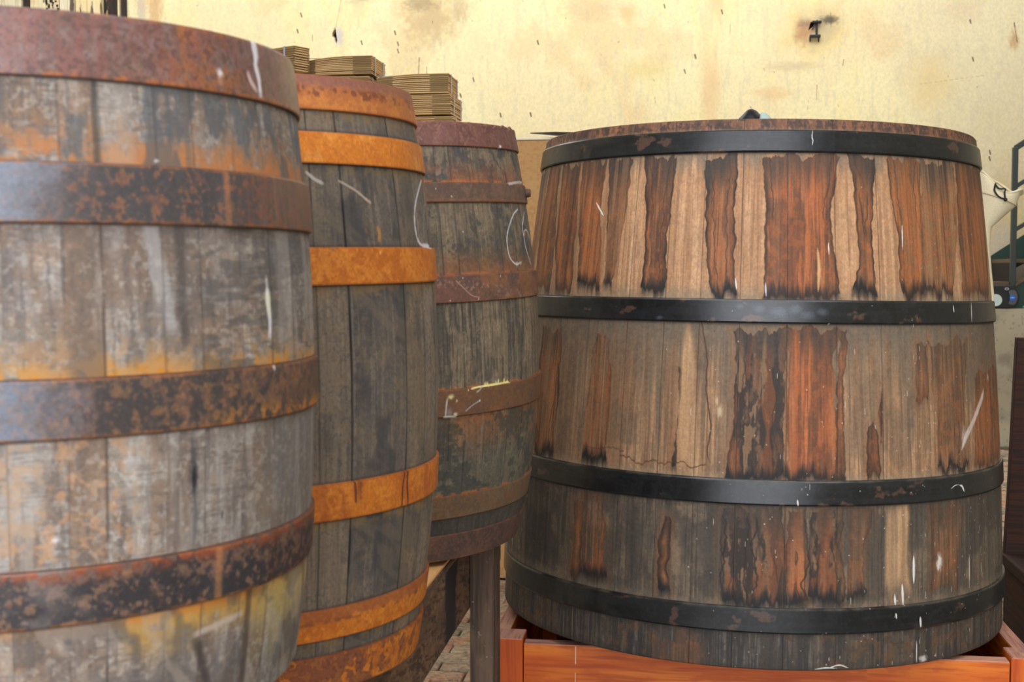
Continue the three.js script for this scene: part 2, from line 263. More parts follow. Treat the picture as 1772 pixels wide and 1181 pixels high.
    mx([92, 86, 84], ss(0.52, 0.68, f1) * 0.4); mx([112, 100, 92], ss(0.5, 0.66, f2) * (0.25 + 0.5 * ss(0.5, 0.6, fb(s * 12 + 90, y * 9 + o[1])))); mx([192, 184, 172], ss(0.56, 0.68, fb(s * 200 + 40, y * 190)) * 0.4); mx([100, 90, 84], ss(0.56, 0.68, mo2) * 0.3); ml(0.9 + 0.24 * (sp * 0.5 + mo2 * 0.5));
    const ru = b2 * 0.4 + mo * 0.4 + 0.2 * f1, band = y > 0.5 && y < 0.5706 ? 1 : y > 0.32 && y < 0.45 ? 2 : y > 0.16 && y < 0.28 ? 3 : 4;
    if (band === 1) { mx([196, 122, 66], ss(0.026, 0.002, up + (vn(s * 70, 4) - 0.5) * 0.016) * ss(0.38, 0.58, ru + 0.08 * ss(42, 56, th) + 0.03) * 0.9); mx([176, 120, 78], ss(0.055, 0.01, up) * ss(0.42, 0.58, mo) * 0.6); mx([88, 92, 96], ss(0.57, 0.68, fb(s * 46 + 12, y * 22) + 0.07 * (1 - ss(2, 5, Math.abs(th - 42)))) * 0.65); mx([72, 68, 64], (1 - ss(0.3, 1.0, Math.abs(th - 33.8))) * 0.6); mx([186, 176, 166], (1 - ss(1.5, 4, Math.abs(th - 37.5))) * 0.35); mx([110, 96, 84], (1 - ss(0.2, 1, Math.abs(th - 50.5))) * 0.5); }
    if (band === 2) { mx([212, 138, 46], ss(0.022, 0.002, up + (vn(s * 60, 14) - 0.5) * 0.016) * ss(0.36, 0.54, ru + 0.03) * 0.92); mx([184, 146, 104], ss(0.05, 0.012, up) * ss(0.44, 0.6, mo * 0.6 + f2 * 0.4) * 0.6); mx([96, 86, 82], ss(0.03, 0, dn) * 0.35);
      mx([176, 174, 174], (1 - ss(0.4, 2.0, Math.abs(th - 42.4 - (0.445 - y) * 36 - (w2 - 0.5) * 3))) * 0.6 * ss(0.345, 0.37, y)); mx([76, 68, 64], (1 - ss(0.3, 1.9, Math.abs(th - 47.4 - (0.445 - y) * 8 - (w1 - 0.5) * 5))) * 0.65 * ss(0.335, 0.36, y)); mx([112, 94, 80], (1 - ss(2.6, 3.4, Math.abs(th - 31))) * 0.3 + 0.3 * (1 - ss(2, 3, Math.abs(th - 31))) * ss(0.38, 0.345, y)); mx([84, 80, 78], ss(0.5, 0.6, fb(s * 20 + 40, y * 80)) * ss(48, 54, th) * 0.5); mx([168, 158, 150], ss(62, 72, th) * ss(0.46, 0.62, w2) * 0.5); }
    if (band === 3) { mx([192, 148, 110], ss(0.46, 0.6, mo * 0.6 + w1 * 0.4 + 0.08 * (1 - ss(20, 36, th))) * 0.7 * (1 - ss(34, 46, th))); mx([172, 166, 158], ss(0.46, 0.62, w2) * 0.4); mx([122, 116, 110], ss(60, 78, th) * 0.35); mx([206, 204, 200], ss(0.62, 0.7, mo2) * (1 - ss(2, 6, Math.abs(th - 37))) * 0.5); }
    if (band === 4) { const rr = ss(33, 40, th); mx([200, 152, 70], ss(0.05, 0.004, dn + (w1 - 0.5) * 0.05) * ss(0.4, 0.54, ru + 0.07) * rr * 0.95); mx([206, 132, 58], ss(0.014, 0.002, dn) * (0.4 + 0.5 * rr)); mx([198, 174, 100], ss(62, 72, th) * ss(0.09, 0.02, dn + (w2 - 0.5) * 0.05) * 0.6); mx([92, 86, 82], ss(0.44, 0.58, fb(s * 30 + 3, y * 26)) * 0.55); mx([184, 170, 156], ss(0.5, 0.62, fb(s * 24 + 60, y * 22 + s * 20)) * 0.4); const dq = th - 50 - (0.09 - y) * 70; mx([62, 54, 50], (1 - ss(0.2, 1.6, Math.abs(dq))) * ss(0.088, 0.07, y) * 0.7); mx([204, 188, 178], (1 - ss(0.001, 0.005, Math.abs(y - 0.085 - (th - 50) * 0.0006))) * ss(49, 51, th) * ss(63, 61, th) * 0.7); mx([70, 56, 46], (1 - ss(0.3, 1.3, Math.abs(th - 63.5))) * 0.6); }
    mx([60, 54, 50], ss(0.0035, 0, dn) * 0.6);
    for (const b of staves1) mx([78, 70, 64], (1 - ss(0.05, 0.5, Math.abs(th - b))) * (b === 33.8 || b === 69.5 ? 0.5 : 0.25) * ss(0.3, 0.6, vn(y * 30, b)));
  });
  const W = [232, 228, 232], P = (x, y, w, c = W, a = 0.8) => tex1.curve(x, y, w, c, a, 0.005);
  tex1.curve([[69.8, .627], [70, .612], [69.6, .604], [70.2, .59], [70.1, .576]], 0.007, W, 0.8, 0.005); tex1.curve([[69.9, .626], [70.1, .614]], 0.011, W, 0.7, 0.005); tex1.curve([[66.7, .594], [67.2, .588], [68.6, .580]], 0.006, [216, 190, 184], 0.75, 0.005); tex1.blob(58.6, .589, 0.9, .0055, W, 0.95, 2); tex1.blob(58.5, .582, 0.9, .007, [206, 160, 140], 0.5, 3);
  tex1.curve([[68.2, .405], [68.4, .392]], 0.004, W, 0.4, 0.005); tex1.curve([[68.4, .392], [68.5, .38], [68.9, .365], [68.7, .35]], 0.006, W, 0.75, 0.005); tex1.curve([[68.4, .388], [68.7, .37]], 0.009, [236, 230, 206], 0.7, 0.005); tex1.blob(68.5, .3195, 0.6, .003, W, 0.9); tex1.blob(25.5, .1885, 0.8, .003, W, 0.7); tex1.blob(44, .505, 0.5, .002, W, 0.8);
  tex1.blob(49.2, 0.234, 0.95, 0.036, [58, 60, 66], 0.75, 2.5); tex1.blob(49.3, 0.229, 0.75, 0.012, [30, 31, 35], 0.95, 2); tex1.blob(49.6, 0.19, 0.6, 0.02, [96, 94, 96], 0.6); tex1.blob(55.5, .19, .3, .004, [60, 54, 52], .8);
}
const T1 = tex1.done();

// --- cask 2: dark grey, orange hoops
const R2 = poly(-0.02855, -0.1884, 0.18368, 0.26586), H2 = 0.8474;
const hoops2 = [[.8003, .8474, 0], [.7276, .7701, 1], [.5649, .6151, 2], [.2458, .2963, 3], [.077, .1211, 4], [0, .0529, 5]].map(([y0, y1, k]) => ({ y0, y1, k }));
const staves2 = [21, 32.3, 41.7, 62.1, 73, 84, 95.5];
const tex2 = new Tex(1536, 1024, TH0, TH1, 0, H2); {
  const tint = [[108, 97, 84], [108, 97, 84], [112, 102, 90], [92, 87, 82], [114, 102, 86], [128, 118, 106], [120, 110, 98], [108, 98, 86]];
  tex2.fill((th, y) => {
    const s = th * 0.0052, h = inHoop(hoops2, y), b1 = fb(s * 14, y * 10), b2 = fb(s * 34 + 7, y * 30 + 3), f1 = fb(s * 300, y * 16), sp = vn(s * 420, y * 420), mo = fb(s * 110 + 11, y * 110 + 5), mo2 = fb(s * 230 + 31, y * 190 + 15);
    if (h) {
      const v = (y - h.y0) / (h.y1 - h.y0), ed = Math.min(v, 1 - v), m2 = fb(s * 26 + 3, y * 30), mm = m2 * 0.5 + mo * 0.5;
      st([204, 118, 34]); mx([182, 96, 28], ss(0.42, 0.62, mm) * 0.7); mx([220, 140, 54], ss(0.48, 0.62, mo2 * 0.5 + b2 * 0.5) * 0.55);
      if (h.k === 0) { st([180, 106, 54]); mx([146, 94, 76], ss(0.5, 0.72, v + (mm - 0.5) * 0.7)); mx([206, 132, 58], ss(0.46, 0.6, mm) * 0.6 * (1 - ss(0.5, 0.9, v))); mx([124, 68, 42], ss(0.47, 0.58, mo * 0.5 + b2 * 0.5) * (1 - ss(0.06, 0.2, Math.abs(v - 0.55 + (m2 - 0.5) * 0.2))) * 0.9); mx([196, 126, 62], ss(60, 70, th) * 0.25); }
      if (h.k === 1) { mx([228, 136, 42], 0.35); mx([176, 110, 60], ss(66, 76, th) * 0.35); mx([240, 170, 90], ss(0.56, 0.68, fb(s * 50, y * 14)) * 0.4); }
      if (h.k === 4) { mx([152, 86, 52], ss(0.55, 0.75, v + (mm - 0.5) * 0.5) * 0.65); mx([120, 68, 42], ss(0.5, 0.6, v) * (1 - ss(0.62, 0.72, v)) * ss(0.45, 0.6, mo) * 0.5); }
      if (h.k === 5) { mx([122, 72, 52], ss(0.43, 0.55, fb(s * 46 + 8, y * 30) * 0.6 + mo * 0.4 - (th - 56) * 0.003) * 0.85); mx([84, 54, 46], ss(0.52, 0.62, mo2 * 0.5 + mo * 0.5) * 0.55); mx([206, 124, 50], ss(0.56, 0.66, mo) * 0.4); }
      if (h.k === 3) { mx([168, 84, 34], ss(0.48, 0.62, fb(s * 60, y * 16)) * 0.5); mx([110, 60, 38], (1 - ss(0.2, 1.2, Math.abs(th - 43.4 - (mo - 0.5) * 1.5))) * 0.55 * ss(0.2, 0.7, v)); }
      mx([140, 74, 30], ss(0.06, 0, ed) * 0.45); ml(0.9 + 0.2 * (sp * 0.5 + mo2 * 0.5)); return;
    }
    const i = Math.min(7, staveOf(staves2, th)), [up, dn] = hoopDist(hoops2, y), o = i * 7.3;
    st(tint[i]); mx([68, 67, 67], ss(0.44, 0.62, fb(s * 16 + o, y * 10 + o)) * (i === 3 ? 0.7 : 0.35)); mx([134, 114, 90], ss(0.48, 0.64, b2 * 0.5 + mo * 0.5) * 0.4); mx([70, 64, 58], ss(0.52, 0.68, f1) * 0.32); mx([142, 132, 118], ss(0.52, 0.68, fb(s * 200 + 9, y * 12)) * 0.35); mx([66, 63, 61], ss(0.54, 0.66, mo2) * 0.4); mx([88, 82, 76], ss(0.52, 0.64, mo) * 0.3); R_ *= 1.12; G_ *= 1.08; B_ *= 1.04; ml(0.88 + 0.24 * (sp * 0.5 + mo2 * 0.5));
    mx([64, 63, 64], ss(0.5, 0.62, fb(s * 22 + 21, y * 14) ) * 0.45 * (i === 3 ? 1.3 : 0.6)); mx([126, 108, 88], ss(0.54, 0.66, fb(s * 12 + 60, y * 26 + s * 16)) * 0.4);
    mx([134, 106, 68], ss(0.022, 0.0, dn) * ss(0.42, 0.58, mo * 0.5 + b2 * 0.5) * 0.65); if (y > 0.2 && y < 0.246) mx([150, 116, 62], ss(0.018, 0.0, dn) * ss(0.42, 0.6, vn(s * 60, 2)) * 0.7);
    if (th > 85) mx([168, 110, 60], ss(0.05, 0, dn) * 0.5 * (y > 0.6 ? 1 : 0));
    mx([40, 38, 36], ss(0.004, 0, dn) * 0.6 + ss(0.006, 0, up) * 0.4);
    for (const b of staves2) { const q = b + (b > 41 && b < 42 ? (y > .45 ? -1.2 : 0.6) * (y - 0.45) : 0), k = b > 41 && b < 63 ? 0.95 : 0.5; mx([32, 31, 30], (1 - ss(0.1, b > 41 && b < 42 ? 0.55 : 0.4, Math.abs(th - q))) * k * (0.6 + 0.4 * ss(0.3, 0.6, vn(y * 20, b)))); }
  });
  const W = [212, 212, 214], P = [176, 160, 140];
  tex2.curve([[84.5, .716], [79.5, .702], [74.5, .68], [72, .655], [72.2, .635], [74, .622], [78.5, .617], [84, .617]], 0.005, W, 0.8, 0.0052); tex2.curve([[77, .6185], [83.4, .617]], 0.008, W, 0.75, 0.0052); tex2.curve([[88, .7], [80, .65], [79, .63]], 0.003, W, 0.25, 0.0052);
  tex2.curve([[31.5, .715], [33.5, .707], [35.8, .701]], 0.005, [186, 178, 166], 0.7, 0.0052); tex2.curve([[40.9, .705], [44, .698], [47, .69], [49.5, .681], [51, .677]], 0.004, P, 0.8, 0.0052); tex2.blob(49.6, .681, .6, .003, [206, 166, 110], .8);
  for (const [a, b] of [[60.6, 59.9], [61.9, 62.9]]) tex2.curve([[a, .296], [(a + b) / 2 - 0.4, .275], [b, .246]], 0.0032, [84, 42, 28], 0.85, 0.0052);
  tex2.curve([[42, .296], [42.3, .285], [42.5, .268]], 0.004, [104, 52, 36], 0.7, 0.0052); tex2.curve([[53, .642], [53.4, .635], [53.1, .625]], 0.006, [190, 128, 62], 0.7, 0.0052); tex2.blob(52.3, .608, .35, .003, [238, 200, 140], 0.9); tex2.blob(48.5, .638, .5, .005, [150, 96, 52], 0.6); tex2.blob(37, .612, .7, .002, [120, 110, 96], .8);
}
const T2 = tex2.done();

// --- cask 3: grey brown, brown hoops, chalk and yellow paint
const R3 = poly(0.14493, -0.47201, 0.3244, 0.30257), H3 = 0.8784;
const hoops3 = [[.8298, .8784, 0, .026], [.7191, .7578, 1], [.5231, .5759, 2], [.3, .3527, 3], [.0907, .1381, 4], [0, .0559, 5]].map(([y0, y1, k, jag]) => ({ y0, y1, k, jag }));
const staves3 = [21, 29.8, 35.5, 43.4, 54.9, 64.1, 73.2, 83, 94];
const tex3 = new Tex(1280, 768, TH0, TH1, 0, H3); {
  tex3.fill((th, y) => {
    const s = th * 0.0062, h = inHoop(hoops3, y), b2 = fb(s * 30 + 7, y * 30 + 3), f1 = fb(s * 260, y * 16), sp = vn(s * 300, y * 300), mo = fb(s * 90 + 11, y * 90 + 5), mo2 = fb(s * 190 + 31, y * 160 + 15);
    if (h) {
      const v = (y - h.y0) / (h.y1 - h.y0), ed = Math.min(v, 1 - v), m2 = fb(s * 20 + 3, y * 26), mm = m2 * 0.5 + mo * 0.5;
      st([116, 86, 72]); mx([88, 68, 60], ss(0.44, 0.6, mm) * 0.7); mx([146, 94, 60], ss(0.5, 0.62, mo2 * 0.4 + b2 * 0.6) * 0.55);
      if (h.k === 0) { st([122, 82, 72]); mx([98, 64, 56], ss(0.42, 0.6, mm) * 0.8); mx([152, 110, 92], ss(0.52, 0.64, mo) * 0.5); }
      if (h.k === 1) { st([116, 88, 72]); mx([92, 72, 62], ss(0.42, 0.58, mm) * 0.7); mx([140, 96, 62], ss(0.25, 0.05, v) * 0.5); }
      if (h.k === 2) { mx([144, 98, 66], ss(0.4, 0.56, b2 * 0.6 + mo * 0.4 + (0.5 - v) * 0.2) * 0.5); mx([102, 72, 68], (1 - ss(36, 46, th)) * 0.5); mx([176, 150, 130], ss(0.6, 0.68, mo2) * 0.4 * (1 - ss(0.1, 0.3, Math.abs(v - 0.55 + (th - 40) * 0.02)))); }
      if (h.k === 3) { st([118, 84, 58]); mx([90, 70, 58], ss(0.42, 0.6, mm) * 0.7); mx([136, 92, 62], ss(0.45, 0.6, b2 * 0.5 + mo * 0.5) * 0.5); }
      if (h.k === 4) { st([118, 96, 72]); mx([98, 80, 64], ss(0.42, 0.6, mm) * 0.7); mx([136, 92, 60], ss(0.5, 0.62, mo) * 0.5); }
      if (h.k === 5) { st([104, 78, 66]); mx([76, 64, 60], ss(0.42, 0.58, mm) * 0.8); mx([130, 88, 74], ss(0.5, 0.62, mo) * 0.5); }
      mx([148, 86, 56], ss(0.08, 0, ed) * ss(0.3, 0.6, mo) * 0.7); ml(0.88 + 0.24 * (sp * 0.5 + mo2 * 0.5)); return;
    }
    const [up, dn] = hoopDist(hoops3, y), band = y > 0.75 ? 1 : y > 0.57 ? 2 : y > 0.35 ? 3 : y > 0.13 ? 4 : 5, i = staveOf(staves3, th), o = i * 5.7;
    st([[112, 102, 86], [106, 95, 82], [116, 106, 90], [106, 100, 86]][(i * 7) % 4]);
    mx([72, 70, 66], ss(0.42, 0.58, fb(s * 15 + o, y * 13)) * 0.65); mx([138, 126, 104], ss(0.48, 0.62, b2 * 0.5 + mo * 0.5) * 0.5); mx([66, 63, 59], ss(0.5, 0.66, f1) * (band === 3 ? 0.65 : 0.35)); mx([150, 140, 118], ss(0.52, 0.68, fb(s * 190 + 9, y * 12)) * (band === 3 ? 0.5 : 0.3)); mx([74, 70, 66], ss(0.52, 0.62, mo) * 0.3); R_ *= 1.12; G_ *= 1.07; B_ *= 1.02;
    if (band <= 2) { mx([66, 67, 70], ss(0.5, 0.6, fb(s * 24 + 51, y * 24) * 0.6 + mo * 0.4) * 0.65); mx([146, 90, 62], ss(0.06, 0.0, up) * ss(0.42, 0.56, b2 * 0.6 + mo * 0.4 + 0.02) * 0.7); }
    if (band === 2) mx([138, 98, 62], ss(0.07, 0, up) * 0.45);
    if (band === 4) { mx([146, 92, 54], ss(0.1, 0.0, dn + (b2 - 0.5) * 0.06) * ss(0.4, 0.54, b2 * 0.5 + mo * 0.5 + 0.05) * 0.8); mx([102, 102, 86], ss(0.05, 0.12, dn) * 0.45); mx([60, 64, 60], ss(0.5, 0.6, fb(s * 22 + 30, y * 22) * 0.6 + mo * 0.4) * 0.6); }
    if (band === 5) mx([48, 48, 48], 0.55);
    mx([192, 112, 58], ss(0.008, 0.0, up) * ss(0.4, 0.56, vn(s * 60, 7) * 0.5 + mo * 0.5) * (band === 5 ? 0 : 0.8)); mx([40, 36, 34], ss(0.004, 0, dn) * 0.6);
    for (const b of staves3) mx([50, 47, 44], (1 - ss(0.08, 0.4, Math.abs(th - b))) * 0.4 * ss(0.3, 0.6, vn(y * 22, b)));
    ml(0.86 + 0.28 * (sp * 0.5 + mo2 * 0.5));
  });
  const W = [208, 208, 208], Y = [230, 222, 150], G = [206, 202, 196];
  tex3.curve([[70.2, .705], [66, .695], [62.7, .678], [59.6, .655], [58.6, .635], [59.2, .609], [61, .597], [63.8, .591], [66, .594]], 0.0042, W, 0.8, 0.0062); tex3.blob(63.8, .592, .9, .006, W, .8); tex3.blob(66.8, .5935, .8, .005, W, .8);
  tex3.curve([[78, .70], [75, .685], [72.6, .669], [72.8, .65], [73.2, .629], [75, .61], [77.8, .589]], 0.0042, W, 0.8, 0.0062); tex3.curve([[73, .65], [75, .661], [78, .66], [82, .645], [90, .62]], 0.0036, W, 0.65, 0.0062); tex3.curve([[64, .756], [70, .760], [78, .763], [84, .764]], 0.006, W, 0.55, 0.0062); tex3.blob(62, .8325, 1.2, .005, [236, 236, 238], 0.95, 2);
  tex3.curve([[37.6, .3505], [40, .3522], [44, .353], [49, .3535], [54.8, .3535]], 0.0038, Y, 0.95, 0.0062); for (const [x, y2, r2] of [[43.6, .3565, .006], [44.6, .355, .006], [48.4, .3575, .004], [49.6, .358, .006], [52.5, .358, .006], [54, .356, .004], [36.4, .349, .003], [60, .353, .002]]) tex3.blob(x, y2, r2 / 0.0062 * 0.6, r2, Y, 0.9);
  tex3.blob(30.2, .339, 1.3, .006, Y, 0.95); tex3.blob(32.2, .33, .4, .004, Y, .8); tex3.blob(31.8, .3035, .9, .005, [226, 222, 190], 0.9); tex3.curve([[28.9, .335], [28.6, .32], [28.3, .302]], 0.004, G, 0.7, 0.0062); tex3.blob(29.6, .308, 1.2, .012, [150, 142, 138], 0.75, 7); tex3.curve([[27.9, .3005], [30, .2995], [32.2, .299]], 0.005, [226, 224, 220], 0.75, 0.0062);
  tex3.curve([[35.5, .308], [38, .318], [40.8, .325]], 0.0035, [170, 166, 166], 0.7, 0.0062); tex3.blob(40.8, .3255, .4, .003, [236, 232, 230], .9); tex3.curve([[39.6, .343], [40.8, .347], [41.7, .352]], 0.0035, [196, 180, 172], 0.7, 0.0062); tex3.curve([[33.5, .565], [37, .545], [39, .535], [42, .53]], 0.003, [176, 140, 120], .6, .0062);
  for (const [x, y2] of [[29, .745], [34.5, .73], [41.5, .527], [31, .527], [36, .57], [52, .57], [38, .66]]) tex3.blob(x, y2, .3, .0022, [226, 220, 210], .85);
}
const T3 = tex3.done();

// --- the vat: bare tan wood with remnants of red varnish, black hoops
const RV = poly(-0.04759, -0.0168, 0.69133), HV = 1.2969;
const hoopsV = [[1.217, 1.2696], [.8122, .8666], [.387, .4449], [.0875, .1467]].map(([y0, y1], k) => ({ y0, y1, k, t: 0.006 }));
const stavesV = [-68.5, -59, -48.8, -38, -29.2, -21.4, -13, -3.2, 7.2, 17.3, 29.4, 37.2, 46.6, 57.2];
// remnants of varnish: top, bottom (m above the foot), left edge at top / middle / bottom, right edge likewise (degrees), kind, dark rim, black foot, dark head
const PATCH = [
  [1.217, .866, -90.7, -78.7, -74.2, -67.7, -66.3, -65.3, 0, .5, .4, .8], [1.214, .873, -66.7, -64.9, -63.4, -58, -56.8, -56.6, 1, .5, .5, .7], [1.216, .886, -56.7, -55.3, -54.6, -48.6, -47.1, -46.2, 1, .3, .9, .7],
  [1.219, .892, -47.7, -46.3, -46.3, -39.6, -41, -42.5, 9, .3, .8, 1], [1.213, .883, -36.4, -35.9, -35.6, -28.9, -29.1, -29.5, 3, .9, .9, .8], [1.213, .875, -21.8, -20.7, -19.4, -13.8, -14.3, -14.1, 8, 1, 1, 1],
  [1.213, .875, -8.7, -8.3, -7.8, 9, 7.1, 8.5, 2, .8, .8, .8], [1.214, .879, 10.2, 12.3, 10.6, 17, 16.4, 16.8, 3, .8, 1, 1], [1.211, .876, 19.9, 21.3, 23.2, 30.9, 29.9, 28.7, 1, .7, .8, .5],
  [1.213, .881, 30.2, 29.5, 28.7, 43.1, 42.2, 39.4, 9, .3, .8, .9], [1.217, .881, 43.9, 43.4, 42.8, 74.2, 66, 62, 1, .3, .4, .6],
  [.785, .453, -67.7, -66.4, -66.7, -57.9, -57.4, -57.5, 9, .9, .9, .7], [.765, .456, -46.1, -47.9, -49.5, -41.9, -41.4, -41.1, 4, .4, 1, .4], [.697, .46, -25.5, -25.3, -26.1, -24.7, -24.6, -25.2, 3, .8, .9, .2],
  [.791, .455, -24.9, -25.2, -25.3, -22.8, -20.9, -19.6, 6, 0, 0, .2], [.795, .446, -13.8, -13.9, -15.3, -3.1, -3.2, -3, 7, .6, 1, .9], [.805, .447, -3.1, -3, -3, 7.3, 7, 7.4, 2, .3, .9, .8],
  [.8, .447, 7, 7.7, 6.8, 9, 8.8, 8.8, 3, .5, .8, .6], [.678, .543, 17, 16.9, 16.9, 17.4, 17.6, 17.2, 1, .6, .2, .2], [.57, .448, 14.1, 13.7, 13.6, 15.1, 15.9, 15.8, 3, .7, .5, .2],
  [.77, .621, 26.2, 25.9, 25.9, 29.1, 28.9, 28.6, 10, .4, .3, .5], [.771, .455, 30.3, 30.8, 30.6, 43.9, 42.5, 42.1, 10, .4, .9, .6], [.69, .449, 47.1, 45.4, 45.2, 69.6, 72.1, 63.2, 1, .3, .3, .4],
  [.386, .171, -46.8, -46.2, -46.2, -41, -40.7, -40.8, 4, .4, .9, .4], [.35, .161, -49.5, -49.3, -49.5, -46.8, -46.6, -46.5, 3, .4, .6, .5], [.338, .169, -27.3, -28.2, -28.3, -26, -25.6, -25.5, 9, .9, 1, .3],
  [.379, .157, -15.5, -15.7, -15.6, -3.4, -2.8, -2.6, 7, .9, 1, .9], [.38, .156, -3, -2.9, -2.2, .8, .7, 1.4, 2, .6, 1, .6], [.38, .159, 1.1, 1.3, 1.6, 8.6, 8.4, 8.5, 7, .6, 1, .7], [.379, .165, 9, 9.1, 9.2, 14.2, 13.2, 13.3, 10, .5, .9, .7],
  [.383, .173, 17.5, 17.3, 17.3, 23.9, 23.3, 23.9, 6, 0, 0, .3], [.377, .171, 28.8, 28.7, 28.7, 40, 38.5, 37.6, 10, .3, .2, .6], [.058, -.018, -28.9, -28.8, -28.7, -19.3, -19.2, -19.1, 10, .2, .1, .1],
];
const texV = new Tex(2048, 960, TH0, TH1, 0, HV); {
  const q3 = (a, b, c, t) => a * (1 - t) * (1 - 2 * t) + b * 4 * t * (1 - t) + c * t * (2 * t - 1);
  const KIND = [[122, 94, 66], [160, 98, 56], [172, 98, 56], [138, 88, 56], [144, 90, 56], [0, 0, 0], [202, 160, 116], [102, 80, 60], [156, 98, 58], [148, 104, 68], [130, 92, 64]];
  texV.fill((th, y) => {
    const s = th * 0.0114, h = inHoop(hoopsV, y), sp = vn(s * 300, y * 300);
    if (h) {
      const m = fb(s * 26, y * 40), m2 = fb(s * 9 + 3, y * 18), v = (y - h.y0) / (h.y1 - h.y0), mo = fb(s * 90, y * 90);
      st([27, 29, 30]); mx([52, 48, 42], ss(0.45, 0.65, m2) * (1 - ss(-50, -24, th)) * 0.9); mx([17, 18, 18], ss(0.5, 0.7, fb(s * 40, y * 12)) * 0.5); mx([48, 50, 52], ss(0.52, 0.64, mo) * 0.35); mx([40, 42, 44], ss(0.5, 0.66, fb(s * 6 + 50, y * 90)) * 0.5);
      mx([104, 74, 58], ss(0.69, 0.76, fb(s * 14 + 90, y * 24) + 0.12 * (mo - 0.5)) * 0.7); mx([104, 94, 80], ss(0.86, 1, v + (m - 0.5) * 0.1) * ss(0.3, 0.6, m) * 0.55 * (h.k > 1 ? 1 : 0.35)); ml(0.88 + 0.24 * sp); return;
    }
    const [up, dn] = hoopDist(hoopsV, y), band = y > 1.26 ? 0 : y > 0.86 ? 1 : y > 0.44 ? 2 : y > 0.14 ? 3 : 4;
    let dj = 9; for (const b of stavesV) dj = Math.min(dj, Math.abs(th - b));
    const f1 = fb(s * 240, y * 7), f2 = fb(s * 80 + 5, y * 3.2), b1 = fb(s * 12, y * 9), f3 = fb(s * 500, y * 20), gap = 1 - ss(0.03, 0.2, dj), mo = fb(s * 70 + 11, y * 60 + 5), f4 = fb(s * 36 + 50, y * 2), mo2 = fb(s * 160, y * 120);
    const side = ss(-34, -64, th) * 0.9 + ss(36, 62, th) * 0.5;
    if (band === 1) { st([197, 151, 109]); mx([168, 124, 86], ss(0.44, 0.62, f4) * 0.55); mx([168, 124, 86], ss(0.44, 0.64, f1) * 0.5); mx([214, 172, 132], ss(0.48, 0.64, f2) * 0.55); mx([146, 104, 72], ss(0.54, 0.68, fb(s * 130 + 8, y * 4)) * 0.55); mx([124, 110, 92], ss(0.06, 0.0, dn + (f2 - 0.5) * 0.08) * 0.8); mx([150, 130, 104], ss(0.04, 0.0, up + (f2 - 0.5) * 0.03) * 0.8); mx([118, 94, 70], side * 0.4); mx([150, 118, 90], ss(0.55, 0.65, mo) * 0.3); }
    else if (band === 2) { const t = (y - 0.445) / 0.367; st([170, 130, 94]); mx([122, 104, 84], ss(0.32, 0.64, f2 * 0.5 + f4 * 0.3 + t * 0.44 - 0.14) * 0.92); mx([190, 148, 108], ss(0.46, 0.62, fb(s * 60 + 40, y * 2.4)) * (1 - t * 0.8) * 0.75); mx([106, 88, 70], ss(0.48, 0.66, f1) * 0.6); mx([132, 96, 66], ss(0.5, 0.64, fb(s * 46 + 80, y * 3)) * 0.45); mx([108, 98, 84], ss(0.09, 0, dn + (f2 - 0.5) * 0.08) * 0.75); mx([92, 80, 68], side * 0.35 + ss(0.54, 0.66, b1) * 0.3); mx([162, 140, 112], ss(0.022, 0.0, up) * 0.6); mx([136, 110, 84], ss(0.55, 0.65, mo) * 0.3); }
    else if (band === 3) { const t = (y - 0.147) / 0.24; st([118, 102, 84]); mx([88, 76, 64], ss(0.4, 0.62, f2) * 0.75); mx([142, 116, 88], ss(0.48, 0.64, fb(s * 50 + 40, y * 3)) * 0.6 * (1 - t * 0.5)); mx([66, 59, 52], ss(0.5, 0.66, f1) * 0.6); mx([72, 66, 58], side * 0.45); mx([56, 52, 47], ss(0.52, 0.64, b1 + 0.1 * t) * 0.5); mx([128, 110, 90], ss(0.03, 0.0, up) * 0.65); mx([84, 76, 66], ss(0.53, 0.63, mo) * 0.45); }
    else if (band === 0) { st([116, 82, 62]); mx([82, 62, 50], ss(0.42, 0.6, f2) * 0.8); mx([142, 94, 64], ss(0.52, 0.64, b1) * 0.6); mx([66, 52, 45], ss(0.5, 0.62, mo) * 0.7); mx([134, 112, 88], ss(0.008, 0, up) * 0.5); mx([160, 108, 74], ss(0.56, 0.66, mo2) * 0.4); }
    else { st([86, 74, 61]); mx([56, 52, 47], ss(0.42, 0.6, f2) * 0.9); mx([48, 48, 50], ss(-42, -32, th) * (1 - ss(-6, 2, th)) * 0.4); mx([118, 112, 102], ss(0.56, 0.7, f1) * 0.6); mx([108, 74, 50], ss(0.55, 0.67, fb(s * 34 + 3, y * 20)) * 0.5); mx([56, 48, 42], ss(0.02, 0, y) * 0.5); mx([60, 54, 48], ss(0.52, 0.62, mo) * 0.5); }
    ml(0.92 + 0.16 * mo2);
    for (const p of PATCH) {
      if (y > p[0] + 0.03 || y < p[1] - 0.05 || th < Math.min(p[2], p[3], p[4]) - 3 || th > Math.max(p[5], p[6], p[7]) + 3) continue;
      const t = clamp((p[0] - y) / (p[0] - p[1])), kind = p[8], amp = kind === 6 ? 0.4 : p[9] > 0.6 ? 0.9 : 1.0;
      const wl = (fb(y * 9 + p[2] * 3, p[0] * 9) - 0.5) * 3.0 * amp + (fb(y * 60, p[2]) - 0.5) * 0.7 * amp, wr = (fb(y * 9 + p[5] * 3, p[1] * 9) - 0.5) * 3.0 * amp + (fb(y * 60, p[5] + 4) - 0.5) * 0.7 * amp;
      const dl = (th - q3(p[2], p[3], p[4], t) - wl) * 0.0114, dr = (q3(p[5], p[6], p[7], t) + wr - th) * 0.0114, dh = Math.min(dl, dr);
